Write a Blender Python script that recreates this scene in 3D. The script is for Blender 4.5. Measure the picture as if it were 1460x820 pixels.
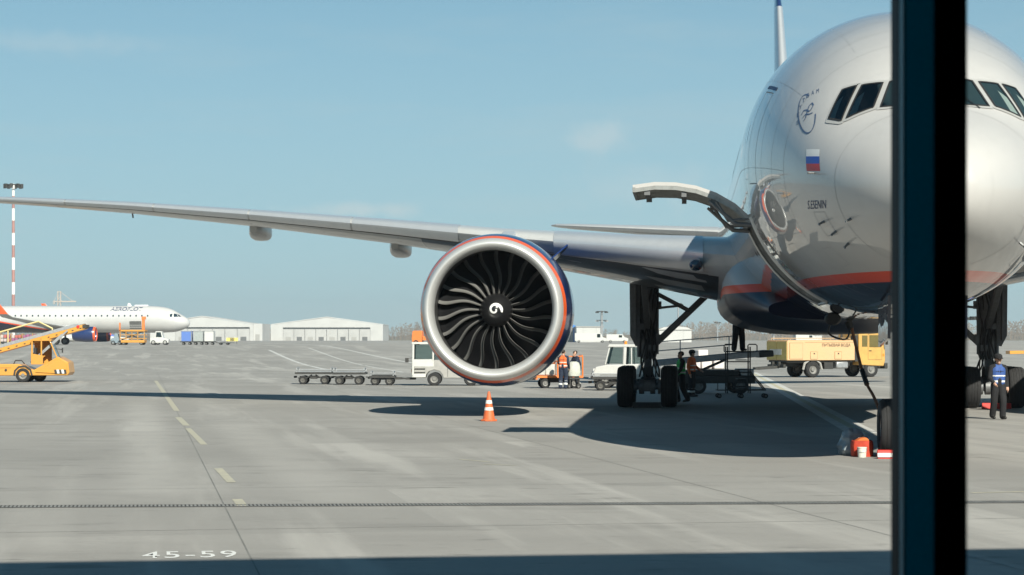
import bpy, bmesh, math, random
import numpy as np
from mathutils import Vector, Matrix
from mathutils.bvhtree import BVHTree
for o in list(bpy.data.objects): bpy.data.objects.remove(o)
R = math.radians
scene = bpy.context.scene
COL = scene.collection
rng = random.Random(7)

# ------------------------------------------------------------------ camera
FPX, HORIZ, CAMH = 3154.0, 483.6, 2.19          # focal length in photo pixels, horizon row, eye height
cam_d = bpy.data.cameras.new('camera'); cam = bpy.data.objects.new('camera', cam_d); COL.objects.link(cam)
cam.location = (0, 0, CAMH); cam.rotation_euler = (R(90), 0, 0)
cam_d.sensor_width = 36; cam_d.lens = FPX / 1460 * 36
cam_d.shift_y = (HORIZ - 410) / 1460
cam_d.clip_start = 0.1; cam_d.clip_end = 20000
cam_d.dof.use_dof = True; cam_d.dof.focus_distance = 58; cam_d.dof.aperture_fstop = 9.0
scene.camera = cam

# ------------------------------------------------------------------ sky and sun
SHX, SHY = -0.51, 1.33                           # shadow drift per metre of height
sun_dir = Vector((-SHX, -SHY, 1)).normalized()   # towards the sun
elev = math.asin(sun_dir.z); azim = math.atan2(sun_dir.x, sun_dir.y)
world = bpy.data.worlds.new('World'); scene.world = world; world.use_nodes = True
wn = world.node_tree; wn.nodes.clear()
def wnode(t, **k):
    n = wn.nodes.new(t)
    for a, b in k.items(): setattr(n, a, b)
    return n
sky = wnode('ShaderNodeTexSky', sky_type='NISHITA'); sky.sun_disc = False
sky.sun_elevation = elev; sky.sun_rotation = azim
sky.air_density = 0.55; sky.dust_density = 0.3; sky.ozone_density = 3.2; sky.altitude = 200
tc = wnode('ShaderNodeTexCoord')
bg = wnode('ShaderNodeBackground'); bg.inputs['Strength'].default_value = 0.05
wo = wnode('ShaderNodeOutputWorld')
# thin high cloud: stretched noise in the sky dome
mp = wnode('ShaderNodeMapping'); mp.inputs['Scale'].default_value = (5.0, 5.0, 34.0); mp.inputs['Location'].default_value = (0.35, 0.2, 0.0)
nz = wnode('ShaderNodeTexNoise'); nz.inputs['Scale'].default_value = 1.0; nz.inputs['Detail'].default_value = 5; nz.inputs['Roughness'].default_value = .62
rm = wnode('ShaderNodeMapRange'); rm.inputs['From Min'].default_value = .50; rm.inputs['From Max'].default_value = .80; rm.inputs['To Max'].default_value = .30
mx = wnode('ShaderNodeMix', data_type='RGBA'); mx.inputs[7].default_value = (7.2, 7.6, 7.7, 1)
tint = wnode('ShaderNodeMix', data_type='RGBA', blend_type='MULTIPLY'); tint.inputs[0].default_value = 1; tint.inputs[7].default_value = (0.14, 1.12, 1.12, 1)
wn.links.new(tc.outputs['Generated'], mp.inputs['Vector']); wn.links.new(mp.outputs['Vector'], nz.inputs['Vector'])
wn.links.new(nz.outputs['Fac'], rm.inputs['Value']); wn.links.new(rm.outputs['Result'], mx.inputs[0])
wn.links.new(sky.outputs['Color'], tint.inputs[6])
# pale haze layer thinning with height, the same all round the horizon
sz = wnode('ShaderNodeSeparateXYZ'); wn.links.new(tc.outputs['Generated'], sz.inputs[0])
hz = wnode('ShaderNodeMapRange', interpolation_type='SMOOTHERSTEP'); hz.inputs['From Min'].default_value = -.12; hz.inputs['From Max'].default_value = .43; hz.inputs['To Min'].default_value = 1.0; hz.inputs['To Max'].default_value = .06
wn.links.new(sz.outputs['Z'], hz.inputs['Value'])
hm = wnode('ShaderNodeMix', data_type='RGBA'); hm.inputs[7].default_value = (6.4, 7.6, 8.0, 1)
wn.links.new(hz.outputs['Result'], hm.inputs[0]); wn.links.new(tint.outputs[2], hm.inputs[6]); wn.links.new(hm.outputs[2], mx.inputs[6])
# three soft clouds standing low over the airfield
last = mx.outputs[2]
nz2 = wnode('ShaderNodeTexNoise'); nz2.inputs['Scale'].default_value = 95; nz2.inputs['Detail'].default_value = 5; wn.links.new(tc.outputs['Generated'], nz2.inputs['Vector'])
for (cx, cy, ax_, az_, amt) in ((855, 193, .0185, .0085, .40), (520, 299, .038, .0042, .48), (930, 262, .05, .012, .20), (1120, 320, .06, .02, .18), (90, 60, .05, .006, .16)):
    c_ = Vector(((cx - 730) / FPX, 1, (HORIZ - cy) / FPX)).normalized()
    m1 = wnode('ShaderNodeMapping', vector_type='TEXTURE'); m1.inputs['Location'].default_value = c_; m1.inputs['Scale'].default_value = (ax_, .3, az_)
    wn.links.new(tc.outputs['Generated'], m1.inputs['Vector'])
    ln = wnode('ShaderNodeVectorMath', operation='LENGTH'); wn.links.new(m1.outputs[0], ln.inputs[0])
    ad = wnode('ShaderNodeMath', operation='MULTIPLY_ADD'); wn.links.new(nz2.outputs['Fac'], ad.inputs[0]); ad.inputs[1].default_value = -1.6; wn.links.new(ln.outputs['Value'], ad.inputs[2])
    r1 = wnode('ShaderNodeMapRange', interpolation_type='SMOOTHSTEP'); r1.inputs['From Min'].default_value = .35; r1.inputs['From Max'].default_value = -.75; r1.inputs['To Max'].default_value = amt
    wn.links.new(ad.outputs[0], r1.inputs['Value'])
    mm = wnode('ShaderNodeMix', data_type='RGBA'); mm.inputs[7].default_value = (8.6, 8.6, 8.6, 1); wn.links.new(r1.outputs['Result'], mm.inputs[0]); wn.links.new(last, mm.inputs[6]); last = mm.outputs[2]
wn.links.new(last, bg.inputs['Color']); wn.links.new(bg.outputs['Background'], wo.inputs['Surface'])
sl = bpy.data.lights.new('sun', 'SUN'); sl.energy = 5.0; sl.angle = R(.53); sl.color = (1.0, .86, .74)
so = bpy.data.objects.new('sun', sl); COL.objects.link(so); so.location = (40, -60, 60)
so.rotation_euler = sun_dir.to_track_quat('Z', 'Y').to_euler()
vs = scene.view_settings; vs.view_transform = 'Standard'; vs.look = 'None'; vs.exposure = 0.78; vs.gamma = 1; vs.use_curve_mapping = False
scene.render.engine = 'CYCLES'
scene.cycles.max_bounces = 8; scene.cycles.glossy_bounces = 4; scene.cycles.transparent_max_bounces = 12
scene.cycles.caustics_reflective = False; scene.cycles.caustics_refractive = False

# ------------------------------------------------------------------ helpers
def ground(px, py, z=0.0):
    "photo pixel on the flat apron -> world X, Y"
    d = (CAMH - z) * FPX / (py - HORIZ)
    return (px - 730) * d / FPX, d
def at(px, d):
    return (px - 730) * d / FPX
def zat(py, d):
    return CAMH + (HORIZ - py) * d / FPX
MATS = {}
def mat(name, col, rough=.5, metal=0., coat=0., var=.0, vscale=6., dirt=None, bump=0., spec=.5, emis=None, alpha=None, coat_rough=.06):
    if name in MATS: return MATS[name]
    m = bpy.data.materials.new(name); m.use_nodes = True; nt = m.node_tree; b = nt.nodes['Principled BSDF']
    b.inputs['Base Color'].default_value = (*col, 1); b.inputs['Roughness'].default_value = rough
    b.inputs['Metallic'].default_value = metal; b.inputs['Coat Weight'].default_value = coat
    b.inputs['Coat Roughness'].default_value = coat_rough; b.inputs['Specular IOR Level'].default_value = spec
    if var > 0 or dirt:
        t = nt.nodes.new('ShaderNodeTexCoord'); n = nt.nodes.new('ShaderNodeTexNoise')
        n.inputs['Scale'].default_value = vscale; n.inputs['Detail'].default_value = 6; n.inputs['Roughness'].default_value = .65
        nt.links.new(t.outputs['Object'], n.inputs['Vector'])
        mxn = nt.nodes.new('ShaderNodeMix'); mxn.data_type = 'RGBA'
        rp = nt.nodes.new('ShaderNodeMapRange'); rp.inputs['From Min'].default_value = .35; rp.inputs['From Max'].default_value = .72
        rp.inputs['To Max'].default_value = 1
        d = dirt or tuple(c * (1 - var) for c in col)
        mxn.inputs[6].default_value = (*[min(1, c * (1 + var * .3)) for c in col], 1); mxn.inputs[7].default_value = (*d, 1)
        if dirt: rp.inputs['To Max'].default_value = max(var, .35)
        nt.links.new(n.outputs['Fac'], rp.inputs['Value']); nt.links.new(rp.outputs['Result'], mxn.inputs[0])
        nt.links.new(mxn.outputs[2], b.inputs['Base Color'])
        r2 = nt.nodes.new('ShaderNodeMapRange'); r2.inputs['To Min'].default_value = max(0, rough - .08); r2.inputs['To Max'].default_value = min(1, rough + .15)
        nt.links.new(n.outputs['Fac'], r2.inputs['Value']); nt.links.new(r2.outputs['Result'], b.inputs['Roughness'])
        if bump:
            bp = nt.nodes.new('ShaderNodeBump'); bp.inputs['Strength'].default_value = bump; bp.inputs['Distance'].default_value = .02
            nt.links.new(n.outputs['Fac'], bp.inputs['Height']); nt.links.new(bp.outputs['Normal'], b.inputs['Normal'])
    if emis: b.inputs['Emission Color'].default_value = (*emis[:3], 1); b.inputs['Emission Strength'].default_value = emis[3]
    MATS[name] = m; return m

class MB:
    "collects simple shapes into one mesh"
    def __init__(s): s.v = []; s.f = []
    def add(s, vs, fs, M=None):
        o = len(s.v)
        s.v += [tuple(M @ Vector(p)) if M is not None else tuple(p) for p in vs]
        s.f += [tuple(i + o for i in q) for q in fs]; return s
    def box(s, c, size, M=None, taper=1.0, rz=0):
        x, y, z = (k / 2 for k in size); t = taper
        vs = [(-x, -y, -z), (x, -y, -z), (x, y, -z), (-x, y, -z), (-x * t, -y * t, z), (x * t, -y * t, z), (x * t, y * t, z), (-x * t, y * t, z)]
        T = Matrix.Translation(c) @ Matrix.Rotation(rz, 4, 'Z')
        if M is not None: T = M @ T
        return s.add(vs, [(0, 3, 2, 1), (4, 5, 6, 7), (0, 1, 5, 4), (1, 2, 6, 5), (2, 3, 7, 6), (3, 0, 4, 7)], T)
    def b2(s, a, b, M=None):
        return s.box([(p + q) / 2 for p, q in zip(a, b)], [abs(q - p) for p, q in zip(a, b)], M)
    def bar(s, p, q, w, h=None, up=(0, 0, 1)):
        p = Vector(p); q = Vector(q); d = q - p; L = d.length; d.normalize()
        u = Vector(up)
        if abs(d.dot(u)) > .98: u = Vector((0, 1, 0))
        x = d.cross(u).normalized(); y = x.cross(d).normalized()
        M = Matrix((( x.x, d.x, y.x, (p.x + q.x) / 2), (x.y, d.y, y.y, (p.y + q.y) / 2), (x.z, d.z, y.z, (p.z + q.z) / 2), (0, 0, 0, 1)))
        return s.box((0, 0, 0), (w, L, h or w), M)
    def tube(s, pts, r, n=8, cap=True):
        pts = [Vector(p) for p in pts]; m = len(pts)
        rs = r if isinstance(r, (list, tuple)) else [r] * m
        prev = None; o = len(s.v)
        for i, p in enumerate(pts):
            d = (pts[min(i + 1, m - 1)] - pts[max(i - 1, 0)]).normalized()
            if prev is None:
                u = Vector((0, 0, 1)) if abs(d.z) < .9 else Vector((0, 1, 0))
                x = d.cross(u).normalized()
            else:
                x = (prev - d * prev.dot(d)).normalized()
            prev = x; y = d.cross(x)
            for k in range(n):
                a = 2 * math.pi * k / n; s.v.append(tuple(p + (x * math.cos(a) + y * math.sin(a)) * rs[i]))
        for i in range(m - 1):
            for k in range(n):
                a = o + i * n + k; b = o + i * n + (k + 1) % n
                s.f.append((a, b, b + n, a + n))
        if cap:
            s.f.append(tuple(o + k for k in range(n))[::-1]); s.f.append(tuple(o + (m - 1) * n + k for k in range(n)))
        return s
    def lathe(s, prof, n=32, M=None, close=False):
        "prof: (r, h) pairs turned about local Y"
        o = len(s.v); m = len(prof)
        for r, h in prof:
            for k in range(n):
                a = 2 * math.pi * k / n; p = Vector((r * math.cos(a), h, r * math.sin(a)))
                s.v.append(tuple(M @ p if M is not None else p))
        for i in range(m - 1 + (1 if close else 0)):
            j = (i + 1) % m
            for k in range(n):
                k2 = (k + 1) % n
                s.f.append((o + i * n + k, o + i * n + k2, o + j * n + k2, o + j * n + k))
        if not close:
            if prof[0][0] > 1e-4: s.f.append(tuple(o + k for k in range(n))[::-1])
            if prof[-1][0] > 1e-4: s.f.append(tuple(o + (m - 1) * n + k for k in range(n)))
        return s
    def prism(s, poly, a, b, axis='y', M=None):
        "poly in the two other axes, extruded from a to b"
        n = len(poly)
        def P(p, t): return {'y': (p[0], t, p[1]), 'x': (t, p[0], p[1]), 'z': (p[0], p[1], t)}[axis]
        vs = [P(p, a) for p in poly] + [P(p, b) for p in poly]
        fs = [tuple(range(n))[::-1], tuple(range(n, 2 * n))] + [(i, (i + 1) % n, n + (i + 1) % n, n + i) for i in range(n)]
        return s.add(vs, fs, M)
    def loft(s, rings, cap=True, closed=True):
        o = len(s.v); n = len(rings[0])
        for r in rings: s.v += [tuple(p) for p in r]
        for i in range(len(rings) - 1):
            for k in range(n if closed else n - 1):
                a = o + i * n + k; b = o + i * n + (k + 1) % n
                s.f.append((a, b, b + n, a + n))
        if cap:
            s.f.append(tuple(o + k for k in range(n))[::-1]); s.f.append(tuple(o + (len(rings) - 1) * n + k for k in range(n)))
        return s
    def ball(s, c, r, n=10, M=None):
        rr = r if isinstance(r, (tuple, list)) else (r, r, r); vs = []; fs = []
        for i in range(n // 2 + 1):
            th = math.pi * i / (n // 2)
            for k in range(n):
                a = 2 * math.pi * k / n
                vs.append((c[0] + rr[0] * math.sin(th) * math.cos(a), c[1] + rr[1] * math.sin(th) * math.sin(a), c[2] + rr[2] * math.cos(th)))
        for i in range(n // 2):
            for k in range(n): fs.append((i * n + k, (i + 1) * n + k, (i + 1) * n + (k + 1) % n, i * n + (k + 1) % n))
        return s.add(vs, fs, M)
    def mesh(s, name, smooth=35):
        me = bpy.data.meshes.new(name); me.from_pydata(s.v, [], s.f)
        bm = bmesh.new(); bm.from_mesh(me); bmesh.ops.remove_doubles(bm, verts=bm.verts, dist=1e-5)
        bmesh.ops.recalc_face_normals(bm, faces=bm.faces); bm.to_mesh(me); bm.free()
        if smooth:
            me.shade_smooth(); me.set_sharp_from_angle(angle=R(smooth))
        return me
    def build(s, name, m, parent=None, smooth=35, bevel=0, label=None):
        o = link(name, s.mesh(name, smooth), m, parent)
        if bevel:
            b = o.modifiers.new('bevel', 'BEVEL'); b.width = bevel; b.segments = 2; b.limit_method = 'ANGLE'; b.angle_limit = R(40)
        if label: o['label'] = label
        return o
def link(name, me, m, parent=None):
    o = bpy.data.objects.new(name, me); COL.objects.link(o)
    if m is not None:
        me.materials.clear(); me.materials.append(m)
    if parent is not None: o.parent = parent
    return o
def thing(name, label, cat, loc=(0, 0, 0), rz=0, group=None):
    o = bpy.data.objects.new(name, None); COL.objects.link(o); o.empty_display_size = .3
    o.location = loc; o.rotation_euler = (0, 0, rz); return tag(o, label, cat, group)
def tag(o, label, cat, group=None):
    o['label'] = label; o['category'] = cat
    if group: o['group'] = group
    return o
def struct(o): o['kind'] = 'structure'; return o
def copy_tree(o, parent=None):
    c = o.copy(); COL.objects.link(c); c.parent = parent
    for ch in [x for x in bpy.data.objects if x.parent == o]: copy_tree(ch, c)
    return c
def share(name, me, parent, loc=(0, 0, 0), rot=(0, 0, 0), sc=(1, 1, 1)):
    o = bpy.data.objects.new(name, me); COL.objects.link(o); o.parent = parent
    o.location = loc; o.rotation_euler = rot; o.scale = sc; return o
def withmat(me, m): me.materials.clear(); me.materials.append(m); return me
def interp(x, tab):
    return float(np.interp(x, [t[0] for t in tab], [t[1] for t in tab]))
def smooth_interp(tab):
    "Catmull-Rom-ish cubic through a table"
    xs = np.array([t[0] for t in tab], float); ys = np.array([t[1] for t in tab], float)
    h = np.diff(xs); dl = np.diff(ys) / h; m = np.zeros(len(xs))
    m[0] = dl[0]; m[-1] = dl[-1]
    for i in range(1, len(xs) - 1):
        m[i] = 0 if dl[i - 1] * dl[i] <= 0 else (h[i - 1] + h[i]) * 3 / ((2 * h[i] + h[i - 1]) / dl[i - 1] + (h[i] + 2 * h[i - 1]) / dl[i])
    def f(x):
        i = int(np.clip(np.searchsorted(xs, x) - 1, 0, len(xs) - 2)); t = (x - xs[i]) / h[i]
        return float((2*t**3-3*t*t+1)*ys[i] + (t**3-2*t*t+t)*h[i]*m[i] + (-2*t**3+3*t*t)*ys[i+1] + (t**3-t*t)*h[i]*m[i+1])
    return f
def text_mesh(txt, size, font_shear=0., spacing=1., bold=0.):
    cu = bpy.data.curves.new('txt', 'FONT'); cu.body = txt; cu.size = size; cu.shear = font_shear; cu.space_character = spacing; cu.offset = bold
    cu.resolution_u = 3
    o = bpy.data.objects.new('txt', cu); COL.objects.link(o)
    dg = bpy.context.evaluated_depsgraph_get(); me = bpy.data.meshes.new_from_object(o.evaluated_get(dg))
    bpy.data.objects.remove(o); bpy.data.curves.remove(cu)
    return me
# ------------------------------------------------------------------ ground
def concrete(name, base):
    m = bpy.data.materials.new(name); m.use_nodes = True; nt = m.node_tree; b = nt.nodes['Principled BSDF']; L = nt.links.new
    def N(t, **k):
        n = nt.nodes.new(t)
        for a, v in k.items(): setattr(n, a, v)
        return n
    t = N('ShaderNodeTexCoord')
    mpj = N('ShaderNodeMapping'); mpj.inputs['Rotation'].default_value = (0, 0, R(-9.6)); L(t.outputs['Object'], mpj.inputs['Vector'])
    def noise(scale, detail, sx=1, sy=1, src=None, rough=.6):
        mp = N('ShaderNodeMapping'); mp.inputs['Scale'].default_value = (sx, sy, 1); L((src or t.outputs['Object']), mp.inputs['Vector'])
        n = N('ShaderNodeTexNoise'); n.inputs['Scale'].default_value = scale; n.inputs['Detail'].default_value = detail; n.inputs['Roughness'].default_value = rough
        L(mp.outputs['Vector'], n.inputs['Vector']); return n.outputs['Fac']
    def rng_(x, a, c, lo=0., hi=1.):
        n = N('ShaderNodeMapRange'); n.interpolation_type = 'SMOOTHSTEP'
        for k, v in (('From Min', a), ('From Max', c), ('To Min', lo), ('To Max', hi)): n.inputs[k].default_value = v
        L(x, n.inputs['Value']); return n.outputs['Result']
    def mul(a, f):
        n = N('ShaderNodeMath', operation='MULTIPLY'); L(a, n.inputs[0])
        if isinstance(f, float): n.inputs[1].default_value = f
        else: L(f, n.inputs[1])
        return n.outputs[0]
    def blend(fac, a, col):
        n = N('ShaderNodeMix', data_type='RGBA'); L(fac, n.inputs[0]); L(a, n.inputs[6]); n.inputs[7].default_value = (*col, 1); return n.outputs[2]
    c0 = N('ShaderNodeRGB'); c0.outputs[0].default_value = (*base, 1); c = c0.outputs[0]
    c = blend(rng_(noise(.035, 4), .35, .68, 0, .7), c, tuple(x * .80 for x in base))                 # large tone patches
    c = blend(rng_(noise(.3, 5, 1.0, .25, mpj.outputs['Vector']), .50, .70, 0, .75), c, tuple(x * 1.22 for x in base))  # worn, pale runs along the bays
    c = blend(rng_(noise(.55, 6, .5, 1.1), .53, .67, 0, .60), c, tuple(x * .66 for x in base))        # scuffs
    c = blend(rng_(noise(1.1, 5, .5, 1.3), .60, .70, 0, .75), c, tuple(x * .45 for x in base))       # oil and rubber spots
    c = blend(rng_(noise(9., 8), .35, .75, 0, .3), c, tuple(x * .72 for x in base))                   # grain
    c = blend(rng_(noise(.16, 6, .45, 1.0), .50, .64, 0, .55), c, tuple(x * .74 for x in base))
    c = blend(rng_(noise(.24, 5, 2.2, .14, mpj.outputs['Vector']), .50, .64, 0, .8), c, tuple(x * 1.26 for x in base))   # pale tyre-scrubbed tracks
    c = blend(rng_(noise(2.6, 6, .45, 1.2), .62, .72, 0, .7), c, tuple(x * .48 for x in base))
    # two scrubbed, paler lanes at the left of the stand
    sxy = N('ShaderNodeSeparateXYZ'); L(t.outputs['Object'], sxy.inputs[0])
    for (pa, pb, wd_, amt) in (((196, 560), (226, 716), .85, .75), ((318, 596), (505, 722), .95, .65), ((20, 700), (60, 780), .35, .4), ((95, 690), (70, 790), .3, .35)):
        a_ = Vector(ground(*pa)); b_ = Vector(ground(*pb)); dv = (b_ - a_); Ld = dv.length; dv.normalize(); nv = Vector((-dv.y, dv.x))
        def lin(v, off):
            m1 = N('ShaderNodeMath', operation='MULTIPLY_ADD'); L(sxy.outputs[0], m1.inputs[0]); m1.inputs[1].default_value = v.x; m1.inputs[2].default_value = off
            m2 = N('ShaderNodeMath', operation='MULTIPLY_ADD'); L(sxy.outputs[1], m2.inputs[0]); m2.inputs[1].default_value = v.y; L(m1.outputs[0], m2.inputs[2]); return m2.outputs[0]
        dist = N('ShaderNodeMath', operation='ABSOLUTE'); L(lin(nv, -nv.dot(a_)), dist.inputs[0])
        al = lin(dv, -dv.dot(a_))
        fx = mul(mul(rng_(dist.outputs[0], wd_, wd_ * .15), rng_(al, -2., Ld * .35)), rng_(al, Ld + 1.0, Ld - 2.0))
        c = blend(mul(mul(fx, rng_(noise(.7, 6), .25, .6, .35, 1.)), amt), c, tuple(x * 1.27 for x in base))
    # slab tone: every bay a touch different
    v = N('ShaderNodeTexVoronoi', feature='F1', distance='CHEBYCHEV'); v.inputs['Scale'].default_value = .14; v.inputs['Randomness'].default_value = 0.0
    L(mpj.outputs['Vector'], v.inputs['Vector'])
    sp = N('ShaderNodeSeparateColor'); L(v.outputs['Color'], sp.inputs[0])
    c = blend(mul(sp.outputs[0], .45), c, tuple(x * .74 for x in base))
    L(c, b.inputs['Base Color']); b.inputs['Roughness'].default_value = .82; b.inputs['Specular IOR Level'].default_value = .28
    bp = N('ShaderNodeBump'); bp.inputs['Strength'].default_value = .25; bp.inputs['Distance'].default_value = .02
    L(noise(22., 6), bp.inputs['Height']); L(bp.outputs['Normal'], b.inputs['Normal'])
    return m
GROUND_C = (.334, .319, .297)
m_conc = concrete('apron_concrete', GROUND_C)
m_grass = mat('dry_spring_grass', (.17, .165, .09), .95, var=.35, vscale=.02)
def rise(d):
    t = min(1, max(0, (d - 175) / 150.0)); return 1.3 * t * t * (3 - 2 * t)
xs = [-2600, -1500, -700, -300, -120, -60, -30, -12, 0, 12, 30, 60, 120, 300, 700, 1500, 2600]
ys = [-300, -60, -20, 0, 10, 20, 30, 40, 60, 90, 130, 175] + [175 + 12.5 * i for i in range(1, 13)] + [400, 600, 900, 1450]
def sheet(xs, ys, zf):
    mb = MB(); n = len(xs)
    mb.v = [(x, y, zf(y)) for y in ys for x in xs]
    mb.f = [(j * n + i, j * n + i + 1, (j + 1) * n + i + 1, (j + 1) * n + i) for j in range(len(ys) - 1) for i in range(n - 1)]
    return mb
struct(sheet(xs, ys, rise).build('apron', m_conc))
struct(sheet([-2600, 0, 2600], [1450, 1900, 2300, 2600], lambda y: 1.3).build('grass_field', m_grass))

m_yel = mat('worn_yellow_paint', (.365, .34, .25), .75, var=.95, vscale=4.5, dirt=(.32, .305, .275))
m_lead = mat('worn_lead_paint', (.42, .385, .26), .75, var=.8, vscale=2.5, dirt=(.33, .325, .30))
m_whp = mat('worn_white_paint', (.50, .495, .475), .7, var=.75, vscale=2.0, dirt=(.34, .33, .31))
m_whs = mat('stencil_white', (.66, .66, .64), .65, var=.5, vscale=9, dirt=(.42, .41, .39))
m_joint = mat('joint_sealant', (.11, .107, .10), .8, var=.9, vscale=.8, dirt=(.26, .255, .24))
m_jointf = mat('filled_joint', (.17, .165, .155), .85, var=.8, vscale=.5, dirt=(.28, .27, .25))
def strip(name, p, q, w, m, z=.004, label=None):
    p = Vector((*p, 0)); q = Vector((*q, 0)); d = (q - p).normalized(); nrm = Vector((-d.y, d.x, 0)) * w / 2; mb = MB()
    k = max(1, int((q - p).length / 12))
    for i in range(k + 1):
        c = p.lerp(q, i / k)
        for s_ in (-1, 1): e = c + nrm * s_; mb.v.append((e.x, e.y, rise(e.y) + z))
    mb.f = [(2 * i, 2 * i + 1, 2 * i + 3, 2 * i + 2) for i in range(k)]
    return struct(mb.build(name, m, smooth=0))
G = ground
# expansion joints, the one that runs to the left of the stand and its neighbours
jd = Vector((-.168, 1)).normalized()
j0 = Vector(G(370, 820))
for k in range(-9, 10):
    o_ = j0 + Vector((jd.y, -jd.x)) * 7.15 * k
    strip('expansion_joint', o_ - jd * 12, o_ + jd * 150, .016 if k == 0 else .012, m_joint if k == 0 else m_jointf, .003)
for k in range(0, 18):
    c = j0 + jd * (5.0 + 7.15 * k); e = Vector((jd.y, -jd.x))
    strip('expansion_joint', c - e * 45, c + e * 45, .020, m_jointf, .0025)
# yellow guide line on the left, broken and worn
yl = [(222, 543), (252, 586)], [(254, 595), (266, 607)], [(268, 611), (291, 634)], [(311, 668), (330, 688)], [(338, 712), (346, 722)]
for a, b in yl: strip('yellow_guide_line', G(*a), G(*b), .17 if a[1] < 600 else .14, m_yel)
strip('yellow_guide_line', G(655, 655), G(700, 659), .09, m_yel); strip('yellow_guide_line', G(690, 662), G(735, 664), .09, m_yel)
strip('yellow_guide_line', G(1385, 703), G(1470, 701), .12, m_yel)
# white lines far off on the left, the lead-in line under the airliner
strip('white_marking_line', G(384, 509.5), G(470, 528), .35, m_whp)
strip('white_marking_line', G(345, 494), G(590, 519), .35, m_whp)
strip('white_marking_line', G(440, 508), G(575, 531), .22, m_whp)
TH, AX, AY = .0801, 6.979, 35.297
def PL(s, u): return (AX + s * math.sin(TH) - u * math.cos(TH), AY + s * math.cos(TH) + u * math.sin(TH))
strip('lead_in_line', PL(16, .1), PL(110, .1), .22, m_lead, .005)
strip('lead_in_line_border', PL(16, .1), PL(110, .1), .75, m_whp, .0042)
strip('white_marking_line', G(1060, 517.5), G(1480, 521.5), .2, m_whp)
# slot drain across the apron
dl, dr = Vector(G(-300, 724.4)), Vector(G(1800, 714.6)); dd = (dr - dl).normalized()
drain = MB(); dn = Vector((-dd.y, dd.x))
m_drain = mat('drain_iron', (.09, .09, .09), .6, .6, var=.4, vscale=5)
L_ = (dr - dl).length
for sgn in (-1, 1):
    a = dl + dn * .17 * sgn; b = dr + dn * .17 * sgn
    drain.bar((a.x, a.y, .005), (b.x, b.y, .005), .03, .010)
gr = struct(drain.build('slot_drain', m_drain, smooth=0))
slats = MB(); k = int(L_ / .052)
for i in range(k):
    c = dl + dd * (i + .5) * .052; slats.box((c.x, c.y, .0055), (.027, .31, .008), rz=math.atan2(dd.y, dd.x) + .1)
so_ = slats.build('drain_slat', mat('grate_bar', (.27, .265, .25), .7, var=.4, vscale=3), gr, smooth=0); so_['kind'] = 'stuff'
strip('drain_trough', dl, dr, .30, mat('drain_dark', (.05, .05, .05), .8), .002)
# stencilled stand numbers
me = text_mesh('45-59', .85, spacing=1.12, bold=.004)
for v in me.vertices:
    v.co = (v.co.x * .40, v.co.y * 1.15, 0)
xx = [v.co.x for v in me.vertices]; x0_, x1_ = min(xx), max(xx)
gx, gy = G(202, 796.5); gx2, _ = G(338, 796.5)
for v in me.vertices: v.co.x = (v.co.x - x0_) / (x1_ - x0_) * (gx2 - gx)
st = link('stand_number', me, m_whs); st.location = (gx, gy, .004); struct(st); st.rotation_euler = (0, 0, .155)
# ------------------------------------------------------------------ terminal the photograph is taken from
m_tw = mat('terminal_panel', (.30, .31, .32), .6, var=.2, vscale=.8)
m_dark = mat('dark_interior', (.020, .021, .023), .9)
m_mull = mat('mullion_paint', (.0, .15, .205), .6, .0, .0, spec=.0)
m_bead = mat('glazing_bead', (.10, .36, .44), .5, .0, spec=.2)
term = thing('terminal_building', 'terminal building behind the window, its roof shading the near apron', 'building', (0, 0, 0))
MB().b2((-60, 3.40, 4.3), (70, 3.77, 12.5)).build('facade_wall', m_tw, term, smooth=0)
MB().b2((-60, 3.40, 0), (-1.9, 3.77, 4.3)).build('facade_wall', m_tw, term, smooth=0)
MB().b2((5.5, 3.40, 0), (70, 3.77, 4.3)).build('facade_wall', m_tw, term, smooth=0)
MB().b2((-1.9, 3.40, 0), (5.5, 3.77, .62)).build('facade_wall', m_tw, term, smooth=0)
MB().b2((-60, -30, .40), (70, 3.39, .60)).build('floor_slab', m_dark, term, smooth=0)
MB().b2((-60, -30, 4.32), (70, 3.39, 4.5)).build('ceiling', m_dark, term, smooth=0)
MB().b2((-60, -30.3, 0), (70, -30, 12.4)).build('rear_wall', m_tw, term, smooth=0)
MB().b2((-4.0, -12, .6), (-3.8, 3.39, 4.31)).build('partition_wall', m_dark, term, smooth=0)
MB().b2((7.0, -12, .6), (7.2, 3.39, 4.31)).build('partition_wall', m_dark, term, smooth=0)
MB().b2((-4.0, -12.2, .6), (7.2, -12, 4.31)).build('partition_wall', m_dark, term, smooth=0)
ROOFZ = 12.9
def edge(x): return 22.4 - SHY * ROOFZ + .14 * (x + SHX * ROOFZ)
MB().prism([(-60, -30.3), (70, -30.3), (70, edge(70)), (-60, edge(-60))], 12.5, ROOFZ, 'z').build('roof', m_tw, term, smooth=0)
wf = thing('window_frame', 'dark blue window mullion standing close in front of the airliner nose', 'window', (0, 3.4, .6))
def mullion(x):
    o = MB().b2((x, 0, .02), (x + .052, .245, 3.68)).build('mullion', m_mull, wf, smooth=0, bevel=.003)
    MB().b2((x + .002, .2455, .02), (x + .05, .2515, 3.68)).build('gasket', m_gask_, o, smooth=0)
    MB().b2((x - .002, .252, .02), (x + .054, .290, 3.68)).build('glazing_bead', m_bead, o, smooth=0, bevel=.002)
    MB().b2((x - .003, .2905, .02), (x + .055, .368, 3.68)).build('outer_cap', m_gask_, o, smooth=0, bevel=.003)
m_gask_ = mat('mullion_gasket', (.004, .008, .012), .6, spec=.1)
for x_ in (.648 - 2.45, .648, .648 + 2.45): mullion(x_)
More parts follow.
